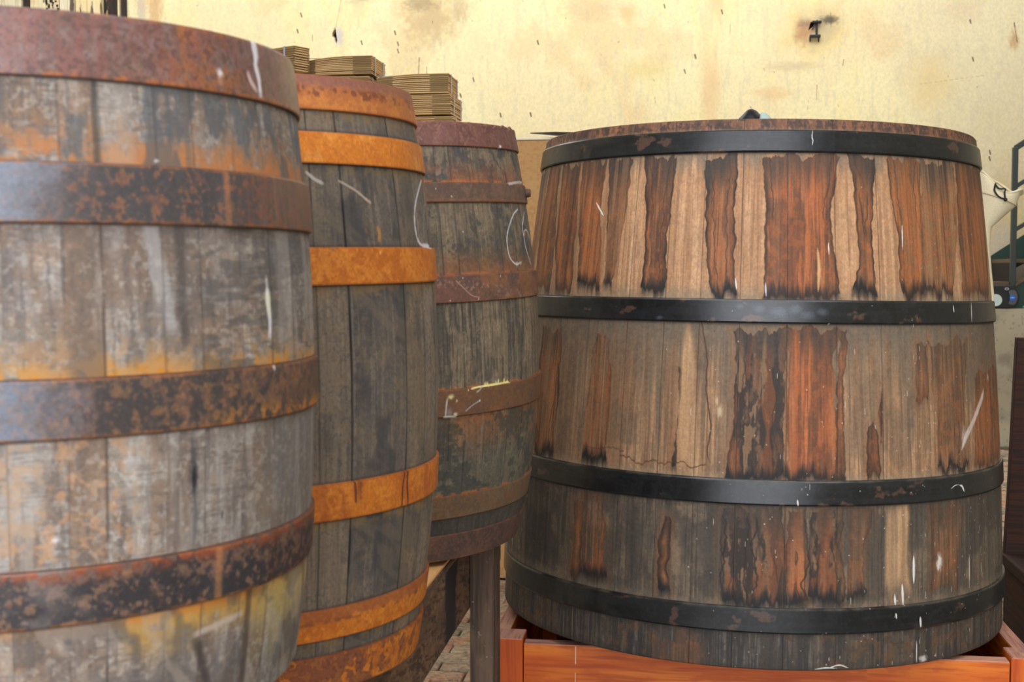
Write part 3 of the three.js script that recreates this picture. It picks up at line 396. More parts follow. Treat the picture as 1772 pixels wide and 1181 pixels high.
      const jag = (fb(s * 46 + p[2], 3) - 0.5) * 0.05 + (fb(s * 200 + 3, p[2]) - 0.5) * 0.018, db = y - p[1] - jag, dt = p[0] - y + (fb(s * 40 + p[5], 8) - 0.5) * 0.06, d = Math.min(dh, db * 0.9, dt);
      if (kind === 6) { mx(KIND[6], ss(-0.004, 0.012, dh) * ss(-0.02, 0.03, Math.min(db, dt)) * (0.55 + 0.35 * ss(0.4, 0.6, f2))); mx([176, 134, 94], ss(0, 0.01, dh) * ss(0.48, 0.64, f1) * 0.45); continue; }
      // warm tint soaked into the bare wood next to the varnish
      if (d > -0.025) mx([150, 98, 60], ss(-0.025, 0, d) * 0.3 * ss(0.4, 0.6, f2));
      if (dh > -0.006 && db < 0.012) mx([38, 35, 33], ss(-0.028, 0.006, db + (f2 - 0.5) * 0.03) * p[10] * 0.85 * ss(-0.006, 0.008, dh));
      if (d < -0.003) continue;
      let a = ss(-0.0008, 0.0022, d) * (0.86 + 0.14 * ss(0.35, 0.55, f2)); const sk = fb(s * 330 + p[2], y * 2.6), sk2 = fb(s * 90 + p[2] * 2, y * 2.4);
      if (kind === 4) a *= ss(0.42, 0.55, sk + 0.14 * ss(0.05, 0.02, db) + 0.06 * ss(0.012, 0, dh)); if (kind === 10) a *= 0.35 + 0.6 * ss(0.42, 0.58, sk2 * 0.6 + sk * 0.4); if (kind === 9) a *= 0.55 + 0.45 * ss(0.38, 0.56, sk2);
      const R0 = R_, G0 = G_, B0 = B_;
      st(KIND[kind]); ml(0.8 + 0.4 * sk2);
      mx([92, 56, 36], ss(0.46, 0.64, f1) * 0.5); mx([182, 122, 76], ss(0.5, 0.64, fb(s * 70 + 12, y * 3.4)) * (kind === 2 ? 0.5 : kind === 7 ? 0.2 : 0.4)); mx([74, 50, 36], ss(0.52, 0.64, fb(s * 34 + p[2], y * 5)) * 0.5); mx([104, 86, 66], ss(0.5, 0.66, f2) * 0.3 * (kind === 2 ? 0.3 : 1)); mx([176, 96, 48], ss(0.52, 0.62, mo) * 0.35);
      if (kind === 7) { mx([50, 43, 38], ss(0.43, 0.53, fb(s * 40 + p[5], y * 8) * 0.7 + mo * 0.3) * 0.85); mx([146, 112, 80], ss(0.53, 0.59, fb(s * 56 + 70, y * 10) * 0.75 + mo * 0.25) * 0.8); mx([136, 78, 46], ss(0.52, 0.6, fb(s * 40 + 30, y * 7)) * 0.65); }
      if (kind === 8) mx([66, 46, 34], ss(0.45, 0.6, f4) * 0.3);
      const ew = 0.002 + 0.016 * Math.pow(fb(y * 14 + p[2], 2 + p[5]), 1.5);
      mx([42, 31, 26], ss(ew * 1.6, 0.0, dl) * p[9] * 0.95); mx([42, 31, 26], ss(ew * 1.2, 0.0, dr) * p[9] * 0.95);
      const tl = 0.012 + 0.02 * fb(y * 10 + p[3], 7); if (p[9] > 0.5) mx([58, 40, 30], (1 - ss(0.0006, 0.0024, Math.abs(dh - tl))) * 0.6 * ss(0.4, 0.55, fb(y * 8 + p[6], 5)));
      mx([58, 52, 47], ss(0.11, 0.0, dt + (fb(s * 70, y * 5) - 0.5) * 0.12) * p[11] * 0.85);
      mx([32, 30, 29], ss(0.04, 0.004, db + (fb(s * 90, y * 7) - 0.5) * 0.04) * p[10]);
      const r1 = R_, g1 = G_, b1_ = B_; R_ = R0 + (r1 - R0) * a; G_ = G0 + (g1 - G0) * a; B_ = B0 + (b1_ - B0) * a;
    }
    // thin tide lines left by the stripper
    if (band === 2) { const l = -20.4 + (0.79 - y) * 8 + (fb(y * 14, 5) - 0.5) * 2.5; mx([74, 46, 32], (1 - ss(0.05, 0.24, Math.abs(th - l))) * 0.75 * ss(0.48, 0.5, y)); if (th > -38 && th < -19) { const yy = 0.475 + (fb(th * 0.5, 6) - 0.5) * 0.045; mx([84, 56, 40], (1 - ss(0.0008, 0.003, Math.abs(y - yy))) * 0.6); } if (th > -48 && th < -37) { const yy = 0.492 + (fb(th * 0.5, 16) - 0.5) * 0.03; mx([90, 60, 44], (1 - ss(0.0008, 0.003, Math.abs(y - yy))) * 0.45); } }
    if (band === 3) for (const [l0, k] of [[-15.4, 3], [-10.5, 8], [-9, 5], [0.9, 4]]) { const l = l0 + (fb(y * 24, k) - 0.5) * 2.8; mx([42, 35, 30], (1 - ss(0.06, 0.3, Math.abs(th - l))) * 0.7 * ss(0.15, 0.18, y) * (1 - ss(0.34, 0.37, y))); }
    mx([58, 48, 40], gap * (band === 4 ? 0.7 : 0.3)); mx([40, 36, 32], ss(0.006, 0, dn) * 0.6); ml(0.88 + 0.24 * (f3 * 0.5 + sp * 0.5));
  });
  const W = [234, 230, 222], K = 0.0114, c = (p, w, a = 0.9, col = W) => texV.curve(p, w, col, a, K, true);
  c([[24.43, .26], [24.45, .196]], .0075); c([[21.58, .196], [21.8, .147]], .0065); c([[19.82, .171], [19.97, .149]], .006); c([[19.7, .129], [19.86, .118]], .005); c([[25.65, .114], [25.8, .091]], .0065); c([[25.27, .056], [25.34, .004]], .0035); c([[41.74, .243], [41.68, .16]], .0026, .8); c([[47.15, .213], [47.4, .178]], .0018, .7);
  texV.blob(31.6, .238, 1.0, .024, [226, 218, 206], 0.95, 2.2); texV.blob(31.1, .226, .5, .012, [226, 218, 206], 0.8, 2.2); texV.blob(27, .01, 1.2, .011, [214, 206, 196], 0.9, 3); c([[37.6, .419], [38.4, .416], [39.2, .402]], .006); c([[34.6, .413], [36, .420], [37.2, .421]], .003, .8); c([[-50.1, 1.104], [-49, 1.09], [-47.3, 1.07]], .0055); c([[5.63, 1.004], [5.72, .975]], .003, .8); c([[23.8, 1.05], [23.6, .99]], .004, .8);
  texV.blob(-17.2, .625, .35, .012, [206, 184, 148], .8); texV.blob(-16.5, .602, .7, .017, [206, 188, 150], .9); c([[-14.1, .917], [-13.8, .891]], .004); c([[-7.8, .907], [-7.6, .875]], .0045, .9, [206, 210, 224]); c([[6, .008], [8, .013], [9.8, .006]], .004, .7); c([[3, .004], [5, .007], [7.5, .006]], .004, .7); c([[-.9, .402], [-.8, .387]], .004); texV.blob(5.4, .812, .2, .003, W, .9); c([[45.6, .865], [45.3, .817]], .004); c([[37.85, .857], [37.95, .841]], .004); c([[2.3, 1.268], [2.1, 1.252], [2.3, 1.245], [2.1, 1.232]], .003, .7);
  for (let k = 0; k < 26; k++) { const t = k / 26, x = 39.4 + 11.6 * t, yy = 0.5 + 0.125 * t; texV.curve([[x, yy], [x + 1.6 - t * 0.8, yy + 0.04 - t * 0.012]], .004 + .008 * NT[k * 3], [222, 208, 200], 0.22 + 0.3 * NT[k * 7] * (1 - t * 0.5), K, true); }
  texV.blob(40.4, .535, .9, .03, [220, 206, 198], .55, 4); texV.blob(54.7, .672, .8, .012, [222, 208, 200], .6, 4);
  c([[3.2, .99], [3.5, .95], [3.3, .888]], .009, .65, [222, 172, 118]); c([[-48.8, .085], [-48.9, .05], [-48.8, 0]], .0035, .6, [150, 122, 92]);
  for (const [x, yy, rx, ry] of [[-9, .846, 1.5, .012], [-5, .838, 2.2, .016], [-1.5, .845, 1.6, .014], [1, .832, 1.8, .012], [4, .84, 1.4, .01], [-13, .85, 1, .008], [-30, .82, 1, .006]]) texV.blob(x, yy, rx, ry, [112, 120, 132], .5, 9);  // soft blue-grey highlight painted onto the second hoop
  const r = rng(5); for (let i = 0; i < 300; i++) { const th = -30 + 92 * Math.pow(r(), 0.7), y = 1.2 * r() * (0.35 + 0.65 * r()), l = r() < 0.2 ? 0.005 + 0.012 * r() : 0; if (l) c([[th, y], [th, y - l]], .0018, .5); else texV.blob(th, y, .1 + .1 * r(), .0012 + .0012 * r(), W, .5 + .4 * r()); }
}
const TV = texV.done();

// ------------------------------------------------------------------ the hall
const BX0 = -9, BX1 = 6, ZB = -12.6, ZF = 5, HT = 6.5;
const wallTex = new Tex(2048, 1216, -7.8, 3.4, 0, 6.65); {
  wallTex.fill((x, y) => {
    const b = fb(x * 1.3, y * 1.3), c = fb(x * 5, y * 2.4), d = fb(x * 26, y * 5), e = vn(x * 80, y * 60), g = fb(x * 30 + 3, y * 30);
    st([251, 236, 182]); mx([248, 228, 176], ss(0.4, 0.7, b) * 0.8); mx([251, 232, 164], ss(0.52, 0.7, c) * 0.45); mx([240, 206, 150], ss(0.58, 0.72, fb(x * 2.2 + 40, y * 1.6)) * 0.5); mx([222, 208, 170], ss(0.55, 0.75, d) * 0.3); mx([232, 214, 176], ss(0.6, 0.8, g) * 0.3);
    mx([218, 204, 170], ss(1.6, 3.1, x + (b - 0.5)) * 0.6); mx([206, 190, 164], ss(2.7, 1.9, y + (c - 0.5) * 0.8) * 0.7 * ss(1.5, 2.2, x)); mx([228, 204, 130], ss(2.3, 2.9, x) * (1 - ss(0.1, 0.5, Math.abs(y - 2.05 + (c - 0.5)))) * 0.5);
    ml(0.965 + 0.06 * e);
  });
  const r = rng(12), S = [90, 70, 48];
  const B = (x, y, rx, ry, c, a, f) => wallTex.blob(x, y, rx, ry, c, a, f);
  B(1.23, 3.83, 0.36, 0.30, [236, 200, 120], 0.55); B(1.26, 3.86, 0.24, 0.2, [206, 186, 150], 0.75); B(1.12, 3.82, 0.1, 0.13, [186, 128, 88], 0.6); B(1.36, 3.93, 0.1, 0.05, [84, 76, 62], 0.75); B(1.14, 3.9, 0.1, 0.04, [150, 120, 96], 0.6);
  B(-3.2, 4.28, 0.22, 0.08, [196, 184, 150], 0.6); B(-2.5, 4.05, 0.3, 0.35, [206, 176, 128], 0.75, 6); B(-2.6, 4.2, 0.2, 0.1, [170, 146, 108], 0.6, 6); B(-2.2, 4.15, 0.12, 0.2, [196, 168, 122], 0.5, 6); B(-0.9, 4.1, 0.35, 0.14, [220, 192, 146], 0.5, 6); B(-0.55, 4.05, 0.1, 0.1, [236, 188, 130], 0.6); B(0.3, 4.2, 0.12, 0.3, [238, 200, 146], 0.6); B(0.25, 3.3, 0.12, 0.5, [236, 196, 140], 0.6); B(-0.4, 3.5, 0.3, 0.12, [232, 214, 140], 0.5); B(1.0, 3.5, 0.3, 0.06, [214, 190, 150], 0.5, 6); B(2.3, 3.3, 0.25, 0.3, [236, 206, 140], 0.5); B(-1.55, 3.75, 0.2, 0.2, [238, 204, 152], 0.5); B(3.05, 3.7, 0.05, 0.1, [190, 146, 96], 0.7); B(0.85, 3.25, 0.2, 0.08, [238, 196, 140], 0.5);
  B(-5.35, 4.2, 0.1, 0.3, [206, 150, 100], 0.55, 6); B(-5.5, 4.2, 0.07, 0.3, [200, 180, 164], 0.6, 5);
  wallTex.stroke(-3.38, 4.35, -3.46, 3.98, 0.012, [190, 166, 120], 0.6, 1, 1); wallTex.stroke(-3.47, 3.97, -3.47, 3.93, 0.02, [120, 92, 66], 0.7); wallTex.blob(-3.43, 3.89, 0.06, 0.11, [214, 204, 196], 0.9, 3);
  wallTex.stroke(-2.61, 3.66, -2.62, 3.5, 0.012, [96, 80, 50], 0.7, 1, 0.9); wallTex.stroke(3.05, 3.86, 3.08, 3.68, 0.015, [70, 54, 40], 0.7, 1, 1.2); wallTex.stroke(2.2, 3.31, 2.8, 3.38, 0.006, [180, 150, 110], 0.6, 1, 1);
  for (const [x, y] of [[-3.82, 4.13], [-3.86, 3.97], [-3.2, 3.84], [-2.86, 3.93], [-2.83, 3.82], [-2.83, 3.75], [-2.07, 3.45], [-1.43, 3.8], [0.1, 3.63], [0, 3.49], [-0.2, 4.12], [0.35, 4.05], [2.68, 3.55], [2.65, 3.9], [2.85, 2.62], [2.85, 2.68], [-1.8, 3.1], [-1.5, 3.1], [-2.2, 3.3]]) wallTex.stroke(x, y, x + 0.01, y - 0.035, 0.016, S, 0.85, 1, 0.7);
  for (let i = 0; i < 240; i++) { const x = -7.8 + 11.2 * r(), y = 1 + 5 * r(), l = r() < 0.3 ? 0.02 + 0.15 * r() : 0.01; wallTex.stroke(x, y, x + (r() - 0.5) * 0.02, y - l, 0.005 + 0.006 * r(), r() < 0.5 ? S : [176, 140, 96], 0.3 + 0.4 * r(), 1, 0.9); }
}
const WT = wallTex.done();
M.wall = std({ map: WT, bumpMap: bumpOf(WT), bumpScale: 0.004, roughness: 0.95 });
function slab(name, w, h, d, x, y, z, m) { const g = new THREE.BoxGeometry(w, h, d); const p = g.attributes.position, uv = g.attributes.uv, n = g.attributes.normal; for (let i = 0; i < p.count; i++) { const X = p.getX(i) + x, Y = p.getY(i) + y, Zz = p.getZ(i) + z; Math.abs(n.getY(i)) > 0.5 ? uv.setXY(i, X, Zz) : Math.abs(n.getX(i)) > 0.5 ? uv.setXY(i, Zz, Y) : uv.setXY(i, X, Y); } g.translate(0, 0, 0); const o = mesh(name, g, m); o.position.set(x, y, z); return struct(o); }
{
  // back wall with a real beam pocket and a chipped hole cut through the plaster
  const s = new THREE.Shape(); s.moveTo(BX0, 0); s.lineTo(BX1, 0); s.lineTo(BX1, HT); s.lineTo(BX0, HT);
  const hole = (pts) => { const h = new THREE.Path(); pts.forEach(([x, y], i) => i ? h.lineTo(x, y) : h.moveTo(x, y)); h.closePath(); s.holes.push(h); };
  hole([[-3.485, 3.95], [-3.46, 3.962], [-3.452, 3.9], [-3.445, 3.85], [-3.455, 3.815], [-3.472, 3.85], [-3.478, 3.89], [-3.5, 3.885], [-3.5, 3.92]]);
  hole([[1.19, 3.915], [1.23, 3.922], [1.285, 3.912], [1.25, 3.895], [1.21, 3.87], [1.165, 3.835], [1.175, 3.865]]);
  const g = new THREE.ExtrudeGeometry(s, { depth: 0.08, bevelEnabled: false }); const p = g.attributes.position, uv = g.attributes.uv; for (let i = 0; i < p.count; i++) uv.setXY(i, (p.getX(i) + 7.8) / 11.2, p.getY(i) / 6.65);
  g.translate(0, 0, ZB - 0.08); struct(mesh('wall_back', g, M.wall)); slab('wall_back_masonry', BX1 - BX0, HT, 0.25, (BX0 + BX1) / 2, HT / 2, ZB - 0.21, M.dark);  // dark masonry colour paints in the shade inside the cut holes
  const an = thing('wall_anchor', 'rusty iron anchor bracket in the dark stain high on the wall', 'bracket', [1.23, 3.8, ZB]);
  const tilt = bx(0.085, 0.02, 0.05, 0.015, 0.11, 0.02); part('top_plate', tilt, M.iron, an); part('stem', bx(0.02, 0.12, 0.025, 0.015, 0.04, 0.01, 'y'), M.iron, an); part('bottom_plate', mergeGeometries([bx(0.1, 0.022, 0.05, 0, -0.022, 0.02), bx(0.014, 0.05, 0.02, -0.045, -0.045, 0.01, 'y'), bx(0.012, 0.05, 0.02, 0.035, -0.05, 0.01, 'y')]), M.iron, an); part('wire', bx(0.014, 0.1, 0.02, -0.045, 0.075, 0.012, 'y'), M.rustIron, an).rotation.z = -0.5;
  slab('wall_left', 0.3, HT, ZF - ZB + 0.6, BX0 - 0.15, HT / 2, (ZF + ZB) / 2, M.plaster); slab('wall_right', 0.3, HT, ZF - ZB + 0.6, BX1 + 0.15, HT / 2, (ZF + ZB) / 2, M.plaster);
  // front wall with the wide doorway behind the camera
  const DX0 = -4.2, DX1 = 3.4, DH = 5.7; const f = new THREE.Shape(); f.moveTo(BX0, 0); f.lineTo(DX0, 0); f.lineTo(DX0, DH); f.lineTo(DX1, DH); f.lineTo(DX1, 0); f.lineTo(BX1, 0); f.lineTo(BX1, HT); f.lineTo(BX0, HT);
  const fg = new THREE.ExtrudeGeometry(f, { depth: 0.3, bevelEnabled: false }); fg.translate(0, 0, ZF); struct(mesh('wall_front', fg, M.plaster));
  // ceiling; its two long open roof lights are unseen, added to light wall and casks
  const cs = new THREE.Shape(); cs.moveTo(BX0 - 0.3, ZB - 0.3); cs.lineTo(BX1 + 0.3, ZB - 0.3); cs.lineTo(BX1 + 0.3, ZF + 0.3); cs.lineTo(BX0 - 0.3, ZF + 0.3);
  for (const [x0, x1, z0, z1] of [[-8, 4.6, -11.5, -8.9], [-6, 4, -1.4, 1.2]]) { const h = new THREE.Path(); h.moveTo(x0, z0); h.lineTo(x1, z0); h.lineTo(x1, z1); h.lineTo(x0, z1); h.closePath(); cs.holes.push(h); }
  const cg = new THREE.ExtrudeGeometry(cs, { depth: 0.25, bevelEnabled: false }); cg.rotateX(Math.PI / 2); cg.translate(0, HT + 0.25, 0); struct(mesh('ceiling', cg, M.roof));
  // floor: mortar bed, with bricks laid where the photograph shows them
  const fl = slab('floor', BX1 - BX0 + 0.6, 0.2, ZF - ZB + 0.6, (BX0 + BX1) / 2, -0.108, (ZF + ZB) / 2, M.mortar);
  slab('yard', 30, 0.2, 14, -1, -0.13, ZF + 7.3, M.concrete);
  const br = rng(31), protos = [0, 1, 2, 3].map((k) => { const g = new RoundedBoxGeometry(0.218, 0.06, 0.104, 1, 0.007), p = g.attributes.position; for (let i = 0; i < p.count; i++) { const X = p.getX(i), Zz = p.getZ(i); p.setXYZ(i, X + (vn(Zz * 60 + k * 9, X * 20) - 0.5) * 0.01, p.getY(i) + (vn(X * 20 + k * 5, Zz * 30) - 0.5) * 0.006, Zz + (vn(X * 24 + k * 3, 7) - 0.5) * 0.008); } const uv = g.attributes.uv; for (let i = 0; i < p.count; i++) uv.setXY(i, p.getX(i) + k * 0.1, p.getZ(i)); g.computeVertexNormals(); return g; });
  const lay = (x0, x1, z0, z1, each) => { let row = 0; for (let z = z0; z > z1; z -= 0.112, row++) for (let x = x0 + (row % 2) * 0.113; x < x1; x += 0.226) each(x + (br() - 0.5) * 0.008, z + (br() - 0.5) * 0.006, (br() - 0.5) * 0.03); };
  lay(-1.15, -0.42, -4.05, -6.2, (x, z, a) => { const b = part('brick', protos[Math.floor(br() * 4)], M.bricks[Math.floor(br() * 6)], fl); b.position.set(x - fl.position.x, -0.018 - fl.position.y + (br() - 0.5) * 0.008, z - fl.position.z); b.rotation.set((br() - 0.5) * 0.03, a, (br() - 0.5) * 0.02); });
  const many = [[], [], []]; lay(1.4, 4.4, -5.4, -11.4, (x, z, a) => { const g = protos[Math.floor(br() * 4)].clone(); g.rotateY(a); g.translate(x - fl.position.x, -0.02 - fl.position.y + (br() - 0.5) * 0.006, z - fl.position.z); many[Math.floor(br() * 3)].push(g); });
  many.forEach((l, i) => { part('brick_paving', mergeGeometries(l), M.bricks[i * 2], fl).userData.kind = 'stuff'; });
}
// peeling painted boards at the far left of the back wall
{
  const cols = [[[240, 226, 180], [226, 196, 150]], [[236, 224, 188], [210, 190, 150]], [[240, 220, 168], [232, 196, 132]], [[60, 46, 36], [38, 30, 26]]];
  const mats = cols.map(([a, b], i) => { const t = grainTex(256, 512, 0.4, 2, (x, y) => { const g = fb(x * 60, y * 3 + i), p = fb(x * 18 + i * 9, y * 4); st(a); mx(b, ss(0.4, 0.7, g)); mx([92, 74, 58], ss(0.64, 0.7, p) * (i < 3 ? 0.9 : 0)); mx([214, 206, 180], ss(0.6, 0.75, fb(x * 90, y * 6)) * 0.5 * (i < 3 ? 1 : 0)); mx([200, 170, 110], i === 3 ? ss(0.72, 0.76, p) * 0.7 : 0); }); return std({ map: t, bumpMap: bumpOf(t), bumpScale: 0.004, roughness: 0.9 }); });
  const o = new THREE.Group(); o.name = 'door_1'; scene.add(o); struct(o); o.position.set(-6.5, 0, ZB + 0.03);
  const edges = [[-8.2, -7.9, 0], [-7.89, -7.5, 1], [-7.49, -7.1, 0], [-7.09, -6.77, 1], [-6.76, -6.68, 3], [-6.67, -6.36, 0], [-6.35, -6.19, 1], [-6.18, -5.89, 2], [-5.885, -5.74, 3], [-5.728, -5.712, 0], [-5.7, -5.645, 3]];
  for (const [a, b, k] of edges) { const g = bx(b - a, 5.0, k === 3 ? 0.02 : 0.05, (a + b) / 2 + 6.5, 2.5, k === 3 ? -0.01 : 0, 'y'); const uv = g.attributes.uv; for (let i = 0; i < uv.count; i++) uv.setXY(i, uv.getY(i), uv.getX(i)); part('board', g, mats[k], o); }
  // bare scaly strip
  const sg = []; const r = rng(4); for (let i = 0; i < 260; i++) sg.push(bx(0.008 + 0.016 * r(), 0.01 + 0.03 * r(), 0.006, -6.5 + 0.14 * r() + 6.5, 3.6 + 1.3 * r(), 0.03)); part('paint_flakes', mergeGeometries(sg), mats[3], o).userData.kind = 'stuff';
}

// ------------------------------------------------------------------ barrels placed
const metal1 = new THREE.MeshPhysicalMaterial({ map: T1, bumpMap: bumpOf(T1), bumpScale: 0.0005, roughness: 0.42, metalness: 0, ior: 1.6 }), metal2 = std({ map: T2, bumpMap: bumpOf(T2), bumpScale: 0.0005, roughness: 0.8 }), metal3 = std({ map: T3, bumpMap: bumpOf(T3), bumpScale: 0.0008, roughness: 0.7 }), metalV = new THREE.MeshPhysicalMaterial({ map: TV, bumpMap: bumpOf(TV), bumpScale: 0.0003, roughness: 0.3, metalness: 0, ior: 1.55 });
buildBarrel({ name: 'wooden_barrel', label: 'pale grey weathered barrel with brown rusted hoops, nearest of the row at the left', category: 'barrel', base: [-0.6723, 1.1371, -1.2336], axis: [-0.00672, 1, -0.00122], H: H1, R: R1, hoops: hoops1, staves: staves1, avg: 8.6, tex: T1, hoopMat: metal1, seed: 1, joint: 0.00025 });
buildBarrel({ name: 'wooden_barrel', label: 'dark grey barrel with bright orange rusted hoops, middle of the row', category: 'barrel', base: [-0.6727, 0.9661, -1.8905], axis: [-0.00958, 1, 0.01137], H: H2, R: R2, hoops: hoops2, staves: staves2, avg: 10, tex: T2, hoopMat: metal2, seed: 2 });
const b3 = buildBarrel({ name: 'wooden_barrel', label: 'grey brown barrel with dull brown hoops and yellow paint, beside the black-hooped vat', category: 'barrel', base: [-0.6643, 0.9665, -2.7503], axis: [-0.0253, 1, 0.02646], H: H3, R: R3, hoops: hoops3, staves: staves3, avg: 9.4, tex: T3, hoopMat: metal3, seed: 3, joint: 0.0003 });
{ const th = 84 * D2R, y = 0.741, r = R3(y) + 0.01; const g = new THREE.CylinderGeometry(0.008, 0.01, 0.01, 8); g.rotateX(Math.PI / 2); const q = part('bolt', g, M.rustIron, b3); q.position.set(r * Math.sin(th), y, r * Math.cos(th)); q.rotation.y = th; }
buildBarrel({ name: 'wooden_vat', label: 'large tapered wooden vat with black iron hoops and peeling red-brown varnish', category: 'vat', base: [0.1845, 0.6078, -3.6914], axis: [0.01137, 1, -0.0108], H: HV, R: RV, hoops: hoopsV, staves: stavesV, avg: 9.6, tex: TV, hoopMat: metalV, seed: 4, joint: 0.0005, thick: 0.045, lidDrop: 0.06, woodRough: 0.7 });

// ------------------------------------------------------------------ the rack under the barrels
{
  const o = thing('barrel_rack', 'dark timber rack on square posts under the row of barrels', 'rack', [0, 0, 0]);
  const beamM = M.brownBeam, zc = -1.95, L = 2.75;
  const bt = new Tex(2048, 128, 0, 2.75, 0, 0.17).fill((x, y) => { const g = fb(x * 8 + y * 30, y * 130 - x * 30), b = fb(x * 6, y * 22), c = fb(x * 60 + y * 50, y * 120 - x * 40); st([112, 86, 64]); mx([72, 55, 44], ss(0.44, 0.62, g)); mx([148, 116, 84], ss(0.5, 0.66, c) * 0.6); mx([84, 66, 54], ss(0.5, 0.68, b) * 0.5); const q = Math.abs(x - 0.738 - (0.1 - y) * 0.1) + (fb(x * 40, y * 40) - 0.5) * 0.05; mx([30, 30, 32], ss(0.085, 0.045, q) * ss(0.0, 0.03, y) * 0.92); });  // darker patch across part of this beam's side
  const btd = bt.done(), beamDarkPatch = std({ map: btd, bumpMap: bumpOf(btd), bumpScale: 0.002, roughness: 0.8 });
  const sb = bx(0.06, 0.164, L, -0.5035, 0.8655, zc, 'z'); { const p = sb.attributes.position, u = sb.attributes.uv; for (let i = 0; i < p.count; i++) u.setXY(i, (p.getZ(i) - zc + L / 2) / 2.75, (p.getY(i) - 0.7805) / 0.17 + (p.getX(i) + 0.5035) * 3); }
  part('side_beam', sb, beamDarkPatch, o); part('side_beam', bx(0.06, 0.164, L, -0.86, 0.8655, zc, 'z'), beamM, o);
  for (let k = 0; k < 3; k++) part('deck_board', bx(0.14, 0.006, L, -0.545 - k * 0.143, 0.951, zc, 'z', 0.002), M.paleWood, o);
  for (const z of [-0.75, -2.871]) { part('post', bx(0.054, 0.947, 0.109, -0.445, 0.4735, z, 'y'), M.postWood, o); part('post', bx(0.054, 0.955, 0.109, -0.918, 0.4775, z, 'y'), M.postWood, o); }
  for (const z of [-0.75, -2.0, -3.1]) part('cross_bar', bx(0.36, 0.09, 0.06, -0.682, 0.84, z, 'x'), beamM, o);
  for (const dz of [-0.14, 0.14]) { const b = thing('timber_block', dz < 0 ? 'rough timber block under the nearest pale grey barrel, the one away from the viewer' : 'rough timber block under the nearest pale grey barrel, the one towards the viewer', 'block', [-0.6723, 0.9545, -1.2336 + dz]); part('block_body', bx(0.38, 0.178, 0.11, 0, 0.089, 0, 'x'), M.greyWood, b); }
}
// ------------------------------------------------------------------ the cradle under the vat
{
  const o = thing('vat_cradle', 'polished orange-red timber cradle carrying the big wooden vat', 'stand', [0, 0, 0]);
  const top = 0.594, hR = 0.3, x0 = -0.487, x1 = 0.873, zf = -3.205, zb = -4.2;
  const rail = (n, w, h, d, x, y, z, along) => { const p = part(n, bx(w, h, d, x, y, z, along, 0.002), M.redWood, o); const t = part('rail_top', bx(w - 0.002, 0.004, d - 0.002, x, y + h / 2, z, along, 0.001), M.redWoodTop, p); return p; };
  rail('front_rail', 1.196, hR, 0.042, 0.2, top - hR / 2, zf - 0.021, 'x'); rail('back_rail', 1.196, hR, 0.042, 0.2, top - hR / 2, zb + 0.021, 'x');
  rail('side_rail', 0.04, hR, 0.815, x0 + 0.02, top - hR / 2, (zf + zb) / 2, 'z'); rail('side_rail', 0.04, hR, 0.815, x1 - 0.02, top - hR / 2, (zf + zb) / 2, 'z');
  for (const [x, z] of [[-0.4435, zf - 0.045], [0.837, zf - 0.045], [-0.4435, zb + 0.045], [0.837, zb + 0.045]]) rail('corner_post', x < 0 ? 0.087 : 0.072, 0.605, 0.09, x, 0.3025, z, 'y');
  part('floor_panel', bx(1.2, 0.03, 0.85, 0.2, 0.33, (zf + zb) / 2, 'x'), M.darkWood, o);
  const dr = part('paint_drip', mergeGeometries([bx(0.0028, 0.045, 0.002, -0.264, 0.57, zf + 0.0006, 'y'), bx(0.002, 0.03, 0.002, -0.2645, 0.51, zf + 0.0006, 'y'), bx(0.003, 0.01, 0.002, -0.2642, 0.485, zf + 0.0006, 'y')]), std({ color: rgb(226, 200, 160) }), o);
}
